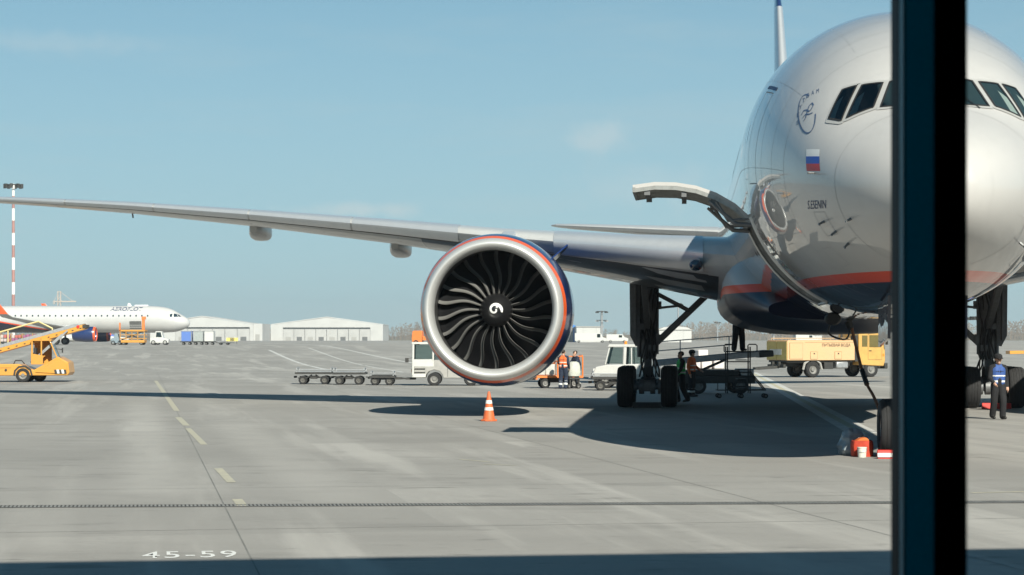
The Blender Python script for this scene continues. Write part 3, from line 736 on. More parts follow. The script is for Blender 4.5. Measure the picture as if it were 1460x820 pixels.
# --- tailplane and fin
for sg in (1, -1):
    T_ = [(.4, 62.3, 7.4, 6.85, .11), (2.0, 63.4, 6.6, 6.98, .11), (9.6, 69.0, 2.9, 7.58, .10), (10.5, 69.9, 2.0, 7.66, .09), (10.77, 70.6, 1.0, 7.68, .08)]
    tp = MB().loft([airfoil(le, ch, z, t, u, sg, -1.5) for u, le, ch, z, t in T_]).build('tailplane', m_wing, plane, smooth=40)
    rings = []
    for u, le, ch, z, t in T_[1:4]:
        rings.append([Vector((-u * sg, le + x * ch - .01, z + y * (UPK if y > 0 else LOK) * t / .125 * ch + .01 * (1 if y > 0 else -1) + math.tan(R(1.5)) * (x * ch - .25 * ch))) for x, y in [(.08, .054), (.02, .031), (0, 0), (.012, -.018), (.04, -.033)]])
    MB().loft(rings, cap=False, closed=False).build('leading_edge', m_wingu, tp, smooth=50)
fin_r = []
for z, le, ch, th_ in ((8.3, 56.5, 11.0, .95), (9.4, 58.5, 9.6, .86), (17.6, 67.2, 4.4, .40), (18.3, 68.3, 3.6, .3), (18.55, 69.2, 2.4, .1)):
    fin_r.append([Vector((y * th_ / .125 * .9, le + x * ch, z)) for x, y in [(x, y * .92) for x, y in AF] + [(x, -y * .92) for x, y in AF[::-1][1:-1]]])
fin = MB().loft(fin_r).build('tail_fin', m_navy, plane, smooth=40)
rings = []
for z, le, ch, th_ in ((8.9, 57.5, 10.2, .9), (13.5, 62.7, 7.2, .64), (17.6, 67.2, 4.4, .40)):
    rings.append([Vector((y * th_ / .125 * .92, le + x * ch - .02, z)) for x, y in [(.12, .062), (.05, .047), (.02, .032), (.006, .018), (0, 0), (.006, -.018), (.02, -.032), (.05, -.047), (.12, -.062)]])
MB().loft(rings, cap=False, closed=False).build('fin_leading_edge', m_wingu, fin, smooth=50)

# --- engines
EZ, ES, EU = 2.99, 25.5, 9.61
def lathe_ring(prof, n=96): return MB().lathe(prof, n)
k_ = 1.0
me_lip = lathe_ring([(1.60, .52), (1.592, .40), (1.60, .28), (1.622, .17), (1.66, .08), (1.715, .018), (1.755, 0), (1.795, .018), (1.84, .07), (1.876, .16), (1.905, .27)], 128)
me_lip.f = [f for f in me_lip.f if len(f) == 4]; me_lip = withmat(me_lip.mesh('inlet_lip', 50), m_lip)
def open_lathe(prof, name, m, n=96, sm=50):
    b = MB().lathe(prof, n); b.f = [f for f in b.f if len(f) == 4]; return withmat(b.mesh(name, sm), m)
me_or = open_lathe([(1.905, .27), (1.975, .51)], 'orange_band', m_orange)
me_cowl = open_lathe([(1.975, .51), (2.02, .75), (2.055, 1.1), (2.08, 1.5), (2.09, 2.1), (2.07, 2.8), (2.0, 3.6), (1.88, 4.5), (1.68, 5.4), (1.60, 5.7), (1.55, 5.7), (1.6, 5.0), (1.65, 4.0)], 'engine_cowl', m_navy)
me_inl = open_lathe([(1.60, .52), (1.61, .9), (1.635, 1.55), (1.64, 2.2), (1.6, 3.2)], 'inlet_liner', m_liner)
me_stat = open_lathe([(1.64, 2.6), (.3, 2.6)], 'stator_disc', m_black, 48)
me_core = open_lathe([(.9, 2.7), (1.15, 4.0), (1.08, 5.4), (.85, 6.6), (.72, 7.1), (.5, 6.8), (.38, 7.4), (.08, 8.2), (.0001, 8.25)], 'core_cowl', mat('hot_metal', (.3, .27, .25), .35, .8), 48)
me_spin = open_lathe([(.0001, .86), (.06, .868), (.13, .895), (.22, .955), (.30, 1.03), (.37, 1.12), (.42, 1.22), (.455, 1.4), (.47, 1.85)], 'spinner', m_black, 48)
sp_prof = [(0, .86), (.06, .868), (.13, .895), (.22, .955), (.30, 1.03), (.37, 1.12)]
def spiral():
    mb = MB(); n = 44
    for i in range(n):
        q = i / (n - 1); a = R(-20) + q * R(400); r = .20 - .165 * q ** .85
        w = (.040 * (1 - q) + .020 * q) * min(1, .55 + q * 6)
        for e in (-1, 1):
            rr = max(.004, r + e * w); y = interp(rr, sp_prof) - .006
            mb.v.append((rr * math.cos(a), y, rr * math.sin(a)))
    mb.f = [(2 * i, 2 * i + 1, 2 * i + 3, 2 * i + 2) for i in range(n - 1)]
    return withmat(mb.mesh('spinner_swirl', 50), m_white)
me_swirl = spiral()
def blade_mesh():
    nr, nc = 15, 7; mb = MB(); fm = []
    for side in (0, 1):
        for i in range(nr):
            q = i / (nr - 1); r = .43 + (1.615 - .43) * q
            stag = R(22 + 40 * q); ch = .50 + .26 * math.sin(math.pi * min(1, q * .75)) 
            sweep = .10 * math.sin(math.pi * q * 1.1) - .22 * max(0, q - .55) ** 1.4 * 2      # S-curved leading edge
            th = (.052 * math.sin(q * 2 * math.pi * .92) - .09 * q) 
            for j in range(nc):
                c = (0, .15, .25, .4, .6, .8, 1)[j]; t = .03 * (1 - .6 * q) * math.sin(math.pi * (c * .9 + .05)) + .004
                x = (c - .0) * ch; arc = x * math.sin(stag); y = 1.36 - sweep * .6 + x * math.cos(stag)
                a = th + arc / r; nx = t * (1 if side else -1)
                a += nx * math.cos(stag) / r; y += -nx * math.sin(stag)
                mb.v.append((r * math.sin(a), y, r * math.cos(a)))
    o = nr * nc
    for side in (0, 1):
        for i in range(nr - 1):
            for j in range(nc - 1):
                a = side * o + i * nc + j; mb.f.append((a, a + 1, a + nc + 1, a + nc)); fm.append(j == 0)
    for i in range(nr - 1):
        for j in (0, nc - 1):
            a = i * nc + j; mb.f.append((a, a + nc, a + nc + o, a + o)); fm.append(j == 0)
    me = bpy.data.meshes.new('fan_blade'); me.from_pydata(mb.v, [], mb.f); me.shade_smooth()
    me.materials.append(m_blade); me.materials.append(m_ti)
    for p, e in zip(me.polygons, fm): p.material_index = int(e)
    return me
me_bl = blade_mesh()
for sg in (1, -1):
    eng = share('engine', me_cowl, plane, (-EU * sg, ES, EZ + .03), sc=(1.04, 1.0, 1.045))
    for nm, me_ in (('inlet_lip', me_lip), ('orange_band', me_or), ('inlet_liner', me_inl), ('stator_disc', me_stat), ('core_cowl', me_core), ('spinner', me_spin), ('spinner_swirl', me_swirl)): share(nm, me_, eng)
    for k in range(22): share('fan_blade', me_bl, eng, rot=(0, 2 * math.pi * (k + .3) / 22, 0))
    MB().prism([(2.6, 1.7), (5.2, 1.2), (8.8, 1.35), (11.5, 2.35), (6.6, 2.42), (5.6, 2.28), (4.2, 2.0)], -.22, .22, 'x').build('pylon', m_wing, eng, smooth=20, bevel=.06)
    MB().prism([(1.8, -.05), (3.4, -.05), (3.3, .55), (2.6, .62)], -.02, .02, 'x', Matrix.Translation((1.45 * sg, 0, 1.38)) @ Matrix.Rotation(R(45) * sg, 4, 'Y')).build('nacelle_chine', m_navy, eng, smooth=0)

# --- landing gear
def wheel_mesh(r, w, rim_r):
    t = MB().lathe([(rim_r, -w * .36), (rim_r * 1.12, -w * .46), (r * .80, -w * .5), (r * .92, -w * .46), (r * .985, -w * .34), (r * .985, -w * .27), (r * .965, -w * .255), (r * .985, -w * .24), (r, -w * .1), (r * .98, -w * .09), (r * .98, -w * .07), (r, -w * .06), (r, w * .06), (r * .98, w * .07), (r * .98, w * .09), (r, w * .1), (r * .985, w * .24), (r * .965, w * .255), (r * .985, w * .27), (r * .985, w * .34), (r * .92, w * .46), (r * .80, w * .5), (rim_r * 1.12, w * .46), (rim_r, w * .36)], 40)
    t.f = [f for f in t.f if len(f) == 4]
    h = MB().lathe([(rim_r, -w * .37), (rim_r * .93, -w * .40), (rim_r * .86, -w * .26), (rim_r * .45, -w * .20), (rim_r * .36, -w * .36), (.001, -w * .38)], 28)
    h.lathe([(rim_r, w * .37), (rim_r * .93, w * .40), (rim_r * .86, w * .26), (rim_r * .45, w * .20), (rim_r * .36, w * .36), (.001, w * .38)], 28)
    h.f = [f for f in h.f if len(f) == 4]
    return withmat(t.mesh('tyre', 40), m_tyre), withmat(h.mesh('rim', 40), m_rim)
mw = wheel_mesh(.66, .53, .30); nw = wheel_mesh(.545, .44, .24)
XR = R(90)
def add_wheel(parent, wm, loc, axis='x'):
    rot = (0, 0, R(90)) if axis == 'x' else (0, 0, 0)
    w = share('wheel', wm[0], parent, loc, rot); share('rim', wm[1], w); return w
for sg in (1, -1):
    c = MB()
    g0 = Vector((-5.49 * sg, 37.1, 0)); inb = sg           # +x*sg is inboard
    P = lambda du, ds, z: (g0.x - du * sg, g0.y + ds, z)    # du > 0 outboard
    c.tube([P(0, 0, 1.55), P(0, 0, 1.75), P(0, .02, 3.0), P(0, .05, 4.7)], [.24, .31, .33, .36], 20)
    c.tube([P(-.30, -.18, 1.7), P(-.31, -.15, 4.4)], .05, 8).tube([P(.3, -.2, 1.6), P(.33, -.1, 4.4)], .06, 8)
    gear = c.build('main_gear', m_gear, plane, smooth=40)
    MB().tube([P(0, 0, .72), P(0, 0, 1.7)], .17, 18).build('oleo_piston', m_chrome, gear)
    b = MB().bar(P(0, -1.65, .68), P(0, 1.65, .68), .30, .34)
    for ds in (-1.47, 0, 1.47): b.tube([P(-1.0, ds, .66), P(1.0, ds, .66)], .10, 12)
    b.ball(P(0, 0, .78), .28, 12); b.build('bogie_beam', m_gear, gear, bevel=.03)
    br = MB().bar(P(-.2, .0, 2.0), P(-2.35, .25, 4.05), .24, .20).bar(P(-.25, -.25, 3.7), P(-1.35, 0, 3.12), .13, .13)
    br.bar(P(-.25, -.25, 3.2), P(-1.15, -.05, 3.3), .08); br.build('side_brace', m_gear, gear, bevel=.02)
    MB().bar(P(0, .2, 2.3), P(.1, -3.0, 4.3), .2).build('drag_brace', m_gear, gear, bevel=.02)
    tl = MB().prism([(-.30, 1.75), (-.62, 1.28), (-.28, .8), (-.24, .95), (-.45, 1.28), (-.22, 1.6)], -.12, .12, 'x', Matrix.Translation(g0)); tl.build('torque_link', m_gear, gear)
    br2 = MB()
    for ds in (-1.47,):
        for du in (-.42, -.18, .18, .42): br2.tube([P(du - .08, ds - .05, .66), P(du + .08, ds - .05, .66)], .24, 14)
    br2.box(P(-.33, -.15, 2.2), (.14, .2, .3)); br2.box(P(.2, -.33, 2.6), (.22, .14, .2)); br2.box(P(-.1, -.34, 1.9), (.28, .12, .2)); br2.box(P(-.36, -.1, 3.3), (.16, .18, .26))
    br2.build('brake_unit', m_gear, gear)
    hs = MB(); rg = random.Random(3)
    for k in range(11):
        a0 = rg.uniform(-.36, .36); a1 = rg.uniform(-.4, .4); zt_ = rg.uniform(2.6, 4.3); pts = []
        for i in range(9):
            q = i / 8; pts.append(P(a0 * (1 - q) + a1 * q + .07 * math.sin(q * 9 + k), -.34 - .1 * math.sin(q * 5 + k), .95 + (zt_ - .95) * q))
        hs.tube(pts, rg.choice((.016, .022, .03)), 6)
    hs.build('hydraulic_line', m_hose, gear)
    dr_ = MB().prism([(-.75, 2.15), (.75, 2.15), (.85, 4.35), (-.85, 4.45)], -.03, .03, 'x', Matrix.Translation((g0.x - .42 * sg, g0.y, 0)))
    dr_.bar(P(.3, -.5, 2.6), P(.48, -.5, 2.7), .06).bar(P(.3, .4, 3.6), P(.48, .4, 3.7), .06)
    dr_.prism([(-.8, 3.95), (.8, 3.95), (.85, 4.55), (-.85, 4.55)], -.03, .03, 'x', Matrix.Translation((g0.x - .52 * sg, g0.y, 0)))
    dr_.prism([(.26, 2.0), (.40, 1.95), (.58, 2.3), (.60, 4.3), (.26, 4.4)], -.03, .03, 'y', Matrix.Translation((g0.x, g0.y - .45, 0)) @ Matrix.Scale(-sg, 4, (1, 0, 0)))
    dr_.build('gear_door', m_gear, gear)
    for ds in (-1.47, 0, 1.47):
        for du in (-.70, .70): add_wheel(gear, mw, P(du, ds, .655))
N0 = Vector((0, 5.88, 0))
ng = MB().tube([(0, 5.88, .9), (0, 5.9, 1.6), (0, 6.05, 3.2)], [.15, .17, .19], 16).bar((0, 5.95, 2.1), (0, 4.2, 3.3), .16).bar((-.45, 4.4, 3.1), (0, 5.9, 1.9), .07).bar((.45, 4.4, 3.1), (0, 5.9, 1.9), .07)
ng.box((0, 5.72, 1.75), (.55, .25, .25)); nose_gear = ng.build('nose_gear', m_gear, plane, bevel=.015)
MB().tube([(0, 5.88, .5), (0, 5.88, 1.0)], .11, 14).tube([(-.55, 5.88, .54), (.55, 5.88, .54)], .08, 12).build('axle', m_chrome, nose_gear)
for sx_ in (-.40, .40): add_wheel(nose_gear, nw, (sx_, 5.88, .54))
for sx_ in (-1, 1):
    MB().prism([(3.2, 2.95), (5.2, 2.8), (5.2, 2.05), (3.3, 2.2)], -.025, .025, 'x', Matrix.Translation((sx_ * .66, 0, 0))).build('nose_gear_door', m_skin, nose_gear)
    MB().tube([(sx_ * .16, 5.62, 1.62), (sx_ * .16, 5.52, 1.62)], [.09, .11], 14).build('taxi_lamp', m_white, nose_gear)
# ------------------------------------------------------------------ people
m_hi_o = mat('hi_vis_orange', (.66, .13, .025), .7, var=.15, vscale=12)
m_hi_g = mat('hi_vis_green', (.06, .58, .13), .7, var=.15, vscale=12)
m_hi_b = mat('vest_blue', (.03, .08, .27), .7, var=.15, vscale=12)
m_refl = mat('reflective_band', (.72, .72, .68), .4)
m_navycl = mat('navy_workwear', (.018, .028, .055), .85, var=.3, vscale=15)
m_blackcl = mat('black_cloth', (.012, .012, .014), .85, var=.2, vscale=15)
m_flesh = mat('skin', (.52, .30, .21), .55)
m_hair = mat('dark_hair', (.03, .022, .016), .7)
m_shoe = mat('boot_black', (.015, .014, .013), .6)
m_grcl = mat('grey_cloth', (.30, .30, .29), .85, var=.2, vscale=12)
m_whcl = mat('white_shirt', (.75, .75, .75), .8)
def capsule(mb, p, q, r1, r2, n=10):
    p = Vector(p); q = Vector(q); d = (q - p)
    if d.length < 1e-4: d = Vector((0, 0, 1e-3))
    d.normalize(); mb.tube([p - d * r1 * .9, p - d * r1 * .5, p, q, q + d * r2 * .5, q + d * r2 * .9], [r1 * .42, r1 * .86, r1, r2, r2 * .86, r2 * .42], n)
def remesh(mb, voxel, name, smooth_it=3):
    me = mb.mesh(name, 0); o = bpy.data.objects.new(name, me); COL.objects.link(o)
    m_ = o.modifiers.new('r', 'REMESH'); m_.mode = 'VOXEL'; m_.voxel_size = voxel
    s_ = o.modifiers.new('s', 'SMOOTH'); s_.factor = .5; s_.iterations = smooth_it
    dg = bpy.context.evaluated_depsgraph_get(); out = bpy.data.meshes.new_from_object(o.evaluated_get(dg))
    bpy.data.objects.remove(o); bpy.data.meshes.remove(me); out.shade_smooth(); return out
J0 = dict(hipL=(-.095, 0, .93), hipR=(.095, 0, .93), kneeL=(-.11, -.02, .50), kneeR=(.11, -.02, .50), ankL=(-.115, .02, .09), ankR=(.115, .02, .09),
          footL=(-.13, -.17, .035), footR=(.13, -.17, .035), pel=(0, 0, .97), waist=(0, 0, 1.10), chest=(0, .0, 1.32), neck=(0, .0, 1.47), head=(0, -.02, 1.63),
          shL=(-.185, 0, 1.42), shR=(.185, 0, 1.42), elL=(-.25, .03, 1.14), elR=(.25, .03, 1.14), wrL=(-.26, -.05, .89), wrR=(.26, -.05, .89), hdir=None)
def person(label, loc, rz, pose=None, top=m_navycl, legs=m_navycl, vest=None, cap=None, bands=True, hair=m_hair, scale=1.0, hlook=(0, -1, 0), bulk=1.14):
    J = {k: (Vector(v) if v is not None else None) for k, v in {**J0, **(pose or {})}.items()}
    mb = MB(); seg = []                                       # segments keep colour
    def C(a, b, r1, r2, mi):
        if mi < 2: r1, r2 = r1 * bulk, r2 * bulk
        capsule(mb, a, b, r1, r2); seg.append((Vector(a), Vector(b), r1, r2, mi))
    for s in 'LR':
        C(J['hip' + s], J['knee' + s], .104, .086, 0); C(J['knee' + s], J['ank' + s], .086, .078, 0)
        C(J['ank' + s] + Vector((0, .02, -.03)), J['foot' + s] + Vector((0, 0, .012)), .052, .043, 4)
        C(J['sh' + s], J['el' + s], .068, .056, 1); C(J['el' + s], J['wr' + s], .056, .042, 1)
        d = (J['wr' + s] - J['el' + s]).normalized(); h0 = J['wr' + s] + d * .035
        side = Vector((1 if s == 'L' else -1, 0, 0)); fw = d.cross(side)
        fw = fw.normalized() if fw.length > .1 else Vector((0, -1, 0))
        C(h0, h0 + d * .055, .036, .038, 2)
        for fi in range(4):
            b0 = h0 + d * .075 + fw * (.024 - .016 * fi); L_ = (.062, .07, .064, .05)[fi]
            mid = b0 + d * L_ * .55; C(b0, mid, .0105, .010, 2); C(mid, mid + d * L_ * .45 + side * .012, .010, .009, 2)
        t0 = h0 + fw * .034; C(t0, t0 + d * .035 + fw * .02, .013, .011, 2)
    C(J['pel'] + Vector((-.05, 0, 0)), J['pel'] + Vector((.05, 0, 0)), .115, .115, 0)
    C(J['pel'] + Vector((0, 0, .06)), J['waist'], .13, .125, 1)
    for e in (-.055, .055): C(J['waist'] + Vector((e, 0, 0)), J['chest'] + Vector((e * 1.2, 0, 0)), .115, .125, 1)
    C(J['shL'] * .8 + J['shR'] * .2, J['shR'] * .8 + J['shL'] * .2, .085, .085, 1)
    C(J['neck'], J['head'] + Vector((0, .01, -.06)), .055, .052, 2)
    hd = J['head']; look = Vector(hlook).normalized(); lat = Vector((-look.y, look.x, 0)).normalized()
    C(hd + Vector((0, 0, -.035)) + look * .018, hd + Vector((0, 0, .05)), .074, .092, 2)
    C(hd + look * .09 + Vector((0, 0, .0)), hd + look * .103 + Vector((0, 0, -.025)), .012, .018, 2)        # nose
    C(hd + look * .05 + Vector((0, 0, -.085)), hd + look * .06 + Vector((0, 0, -.07)), .038, .035, 2)       # chin
    for e in (-1, 1): C(hd + lat * .088 * e + Vector((0, 0, -.02)), hd + lat * .092 * e + Vector((0, 0, .015)), .016, .019, 2)
    hair_c = hd - look * .025 + Vector((0, 0, .055)); C(hair_c - look * .02, hair_c + look * .03, .092, .088, 3)
    body = remesh(mb, .0135, 'body')
    for m_ in (legs, top, m_flesh, hair, m_shoe, m_refl): body.materials.append(m_)
    # colour by nearest limb
    vco = np.empty(len(body.vertices) * 3, dtype=np.float32); body.vertices.foreach_get('co', vco); vco = vco.reshape(-1, 3)
    pc = np.empty(len(body.polygons) * 3, dtype=np.float32); body.polygons.foreach_get('center', pc); pc = pc.reshape(-1, 3)
    best = np.full(len(pc), 1e9); idx = np.zeros(len(pc), dtype=np.int32)
    for a, b, r1, r2, mi in seg:
        a_ = np.array(a); ab = np.array(b) - a_; L2 = max(1e-8, ab @ ab); t = np.clip((pc - a_) @ ab / L2, 0, 1)
        d = np.linalg.norm(pc - (a_ + t[:, None] * ab), axis=1) - (r1 + (r2 - r1) * t)
        m_ = d < best; best[m_] = d[m_]; idx[m_] = mi
    eyes = [hd + look * .09 + lat * .032 * e + Vector((0, 0, .012)) for e in (-1, 1)]
    for e in eyes: idx[np.linalg.norm(pc - np.array(e), axis=1) < .016] = 4
    idx[np.linalg.norm((pc - np.array(hd + look * .098 + Vector((0, 0, -.062)))) * np.array([.55, 1, 2.2]), axis=1) < .018] = 3 if 0 else idx[np.linalg.norm((pc - np.array(hd + look * .098 + Vector((0, 0, -.062)))) * np.array([.55, 1, 2.2]), axis=1) < .018]
    if bands:
        for s in 'LR':
            a_, b_ = np.array(J['knee' + s]), np.array(J['ank' + s]); ab = b_ - a_; t = (pc - a_) @ ab / (ab @ ab)
            near = np.linalg.norm(pc - (a_ + np.clip(t, 0, 1)[:, None] * ab), axis=1) < .09
            idx[near & (((t > .25) & (t < .42)) | ((t > .62) & (t < .79))) & (idx == 0)] = 5
    body.polygons.foreach_set('material_index', idx)
    root = thing('person', label, 'person', loc, rz); root.scale = (scale,) * 3
    bo = bpy.data.objects.new('body', body); COL.objects.link(bo); bo.parent = root
    if vest:
        vb = MB()
        for e in (-.055, .055): capsule(vb, J['pel'] + Vector((e, 0, .03)), J['chest'] + Vector((e * 1.25, 0, .02)), .138, .142)
        capsule(vb, J['shL'] * .75 + J['shR'] * .25, J['shR'] * .75 + J['shL'] * .25, .098, .098)
        vm = remesh(vb, .016, 'vest'); vm.materials.append(vest); vm.materials.append(m_refl)
        for p in vm.polygons:
            z = p.center.z
            if 1.02 < z < 1.065 or 1.17 < z < 1.215: p.material_index = 1
        vo = bpy.data.objects.new('vest', vm); COL.objects.link(vo); vo.parent = root
    if cap:
        cb = MB(); cp = hd + Vector((0, 0, .07))
        M_ = Matrix.Translation(cp) @ look.to_track_quat('-Y', 'Z').to_matrix().to_4x4()
        rr = []
        for r_, z_ in ((.118, -.045), (.122, 0), (.112, .05), (.075, .085), (.02, .098)):
            rr.append([M_ @ Vector((r_ * .92 * math.cos(a), r_ * 1.05 * math.sin(a), z_)) for a in [2 * math.pi * k / 16 for k in range(16)]])
        cb.loft(rr)
        if cap[1] == 'peak': cb.prism([(-.09, -.09), (.09, -.09), (.07, -.19), (0, -.205), (-.07, -.19)], -.045, -.028, 'z', M_)
        if cap[1] == 'muffs':
            for e in (-1, 1): cb.ball((e * .118, .0, -.09), (.032, .045, .058), 10, M_)
        cb.build('helmet' if cap[1] == 'muffs' else 'cap', cap[0], root)
    return root
x, y = ground(803, 554.5)
person('worker in orange vest and navy trousers, back turned, beside the orange cart', (x, y, 0), R(165), dict(elR=(.24, -.10, 1.16), wrR=(.20, -.34, 1.10), wrL=(-.24, -.14, .93), kneeL=(-.11, -.09, .52), footR=(.14, -.14, .035), ankR=(.12, .06, .09)), vest=m_hi_o, hair=m_hair, scale=.98)
x, y = ground(824, 553.5)
person('worker in navy overalls leaning over a pale sack trolley', (x, y, 0), R(-60), dict(chest=(0, -.10, 1.30), neck=(0, -.13, 1.44), head=(0, -.17, 1.58), shL=(-.185, -.11, 1.39), shR=(.185, -.11, 1.39), elL=(-.24, -.24, 1.16), wrL=(-.12, -.45, 1.08), elR=(.24, -.24, 1.16), wrR=(.12, -.45, 1.06), kneeR=(.11, -.12, .52), ankR=(.12, .0, .09)), top=m_navycl, scale=.97, hlook=(0, -1, -.2))
x, y = ground(971, 574)
person('worker in green vest over dark clothes walking beside the main landing gear', (x, y, 0), R(-75), dict(kneeL=(-.11, -.14, .52), ankL=(-.11, -.06, .09), footL=(-.12, -.25, .04), kneeR=(.1, .02, .5), ankR=(.1, .22, .12), footR=(.1, .06, .04), elL=(-.25, .10, 1.15), wrL=(-.24, .02, .90), elR=(.25, -.1, 1.15), wrR=(.24, -.25, .95)), top=m_blackcl, legs=m_blackcl, vest=m_hi_g, bands=False)
x, y = ground(986, 566)
person('worker in orange vest and black ear defenders near the belt loader', (x, y, 0), R(60), dict(elR=(.25, -.04, 1.15), wrR=(.22, -.25, 1.03)), top=m_hi_o, legs=m_blackcl, vest=m_hi_o, cap=(m_blackcl, 'muffs'), scale=1.0)
x, y = ground(1423, 598)
person('person in blue vest, cap and dark suit walking towards the terminal', (x, y, 0), R(8), dict(kneeR=(.10, -.13, .51), ankR=(.10, -.08, .09), footR=(.11, -.27, .04), kneeL=(-.10, .02, .50), ankL=(-.10, .16, .11), footL=(-.11, -.01, .035), elR=(.26, .06, 1.15), wrR=(.25, -.04, .90), elL=(-.25, -.02, 1.14), wrL=(-.19, -.20, 1.0)), top=m_blackcl, legs=m_blackcl, vest=m_hi_b, cap=(m_blackcl, 'peak'), bands=False, scale=1.0)
# ------------------------------------------------------------------ vehicles and ground equipment
m_vwhite = mat('vehicle_white', (.55, .55, .53), .4, 0, .4, var=.2, vscale=3, dirt=(.45, .43, .38))
m_vgrey = mat('vehicle_grey', (.36, .35, .33), .5, 0, .2, var=.2, vscale=3)
m_vyel = mat('loader_yellow', (.58, .27, .04), .45, 0, .3, var=.25, vscale=2.5, dirt=(.42, .24, .07))
m_vpale = mat('tanker_yellow', (.60, .38, .20), .5, 0, .2, var=.2, vscale=1.6, dirt=(.50, .36, .23))
m_voran = mat('cart_orange', (.75, .20, .04), .5, 0, .2, var=.2, vscale=5)
m_chas = mat('chassis_black', (.03, .03, .03), .6, .2, var=.4, vscale=6, dirt=(.09, .085, .075))
m_steel = mat('galvanised_steel', (.40, .41, .42), .45, .6, var=.3, vscale=8)
m_belt = mat('conveyor_rubber', (.10, .10, .105), .6)
m_win = bpy.data.materials.new('cab_glass'); m_win.use_nodes = True; nt = m_win.node_tree; nt.nodes.clear()
_t = nt.nodes.new('ShaderNodeBsdfTransparent'); _t.inputs['Color'].default_value = (.62, .72, .71, 1); _g = nt.nodes.new('ShaderNodeBsdfGlossy'); _g.inputs['Roughness'].default_value = .03
_f = nt.nodes.new('ShaderNodeFresnel'); _f.inputs['IOR'].default_value = 1.7; _m = nt.nodes.new('ShaderNodeMixShader'); _o = nt.nodes.new('ShaderNodeOutputMaterial')
nt.links.new(_f.outputs[0], _m.inputs[0]); nt.links.new(_t.outputs[0], _m.inputs[1]); nt.links.new(_g.outputs[0], _m.inputs[2]); nt.links.new(_m.outputs[0], _o.inputs['Surface'])
m_lamp = mat('lamp_orange', (.9, .25, .02), .3, 0, .5)
m_lampw = mat('lamp_clear', (.8, .8, .78), .2, 0, .5)
m_red = mat('signal_red', (.6, .03, .02), .45)
m_seat = mat('cab_seat', (.03, .032, .035), .8)
wheel_cache = {}
m_rimd = mat('dolly_rim', (.12, .115, .105), .6, .2, var=.4, vscale=14)
m_rimv = mat('truck_rim', (.20, .195, .185), .55, .2, var=.45, vscale=10, dirt=(.08, .075, .07))
def vwheel(parent, x, y, r, w=.24, rim=m_rimv, z=None):
    key = (r, w, rim.name)
    if key not in wheel_cache:
        t = MB().lathe([(r * .58, -w * .5), (r * .9, -w * .5), (r, -w * .36), (r, w * .36), (r * .9, w * .5), (r * .58, w * .5)], 24); t.f = [f for f in t.f if len(f) == 4]
        h = MB().lathe([(r * .60, -w * .46), (r * .53, -w * .30), (r * .30, -w * .22), (r * .24, -w * .42), (.001, -w * .44)], 20)
        h.lathe([(r * .60, w * .46), (r * .53, w * .30), (r * .30, w * .22), (r * .24, w * .42), (.001, w * .44)], 20); h.f = [f for f in h.f if len(f) == 4]
        wheel_cache[key] = (withmat(t.mesh('tyre', 30), m_tyre), withmat(h.mesh('rim', 30), rim))
    a, b = wheel_cache[key]
    w_ = share('wheel', a, parent, (x, y, r if z is None else z)); share('rim', b, w_); return w_
def P(parent, name, m, fn, bevel=0, smooth=30):
    b = MB(); fn(b); return b.build(name, m, parent, smooth=smooth, bevel=bevel)
def skin_label(parent, txt, m, x0, x1, z0, z1, y, name='lettering', flip=False, bold=0.):
    me = text_mesh(txt, 1, bold=bold); xs_ = [v.co.x for v in me.vertices]; ys_ = [v.co.y for v in me.vertices]
    for v in me.vertices:
        u = (v.co.x - min(xs_)) / (max(xs_) - min(xs_)); w = (v.co.y - min(ys_)) / (max(ys_) - min(ys_))
        v.co = (x0 + (x1 - x0) * u, y, z0 + (z1 - z0) * w)
    return link(name, me, m, parent)

# --- yellow drinking-water tanker, three-quarter rear view; local x = forward, -y faces the camera
x, y = ground(1158, 538.3)
tk = thing('tanker_truck', 'pale yellow drinking-water tanker truck parked behind the airliner belly', 'truck', (x - 1.35 * 0, y, 0), R(24))
tk.location = (x - .38, y + 1.0, 0)
def f(b):
    b.b2((-1.75, -1.15, .98), (2.75, 1.15, 2.10)); b.b2((-1.70, -1.12, 2.10), (2.7, 1.12, 2.14))
body = P(tk, 'tank_body', m_vpale, f, .04)
m_tseam = mat('tanker_seam', (.20, .13, .06), .7)
def frame_(b, x0, x1, z0, z1, yy, t=.018):
    b.b2((x0, yy - .004, z0), (x1, yy, z0 + t)); b.b2((x0, yy - .004, z1 - t), (x1, yy, z1)); b.b2((x0, yy - .0042, z0), (x0 + t, yy, z1)); b.b2((x1 - t, yy - .0042, z0), (x1, yy, z1))
P(body, 'locker_seam', m_tseam, lambda b: frame_(b, -1.62, -.73, 1.04, 1.98, -1.151))
for a in (.0, 1.62): P(body, 'hatch_seam', m_tseam, lambda b: frame_(b, a - .24, a + .24, 1.03, 1.48, -1.151))
P(body, 'rail_seam', m_tseam, lambda b: b.b2((-.6, -1.155, 2.00), (2.70, -1.151, 2.02)))
P(body, 'side_locker', m_vpale, lambda b: b.b2((-1.60, -1.175, 1.06), (-.75, -1.15, 1.96)), .01)
for a in (.0, 1.62): P(body, 'hatch', m_vpale, lambda b: b.b2((a - .22, -1.172, 1.05), (a + .22, -1.15, 1.46)), .01)
for a in (.0, 1.62): P(body, 'hatch_latch', m_chas, lambda b: b.b2((a - .03, -1.19, 1.33), (a + .05, -1.172, 1.40)))
P(body, 'rear_door', mat('tanker_rear_shaded', (.50, .38, .12), .5, var=.2, vscale=3), lambda b: (b.b2((-1.775, -1.1, 1.02), (-1.75, -.02, 2.05)), b.b2((-1.775, .02, 1.02), (-1.75, 1.1, 2.05))))  # olive colour paints in the shade on the rear face
P(body, 'number_panel', m_whp, lambda b: b.b2((-1.782, -.55, 1.30), (-1.776, .75, 1.62)))
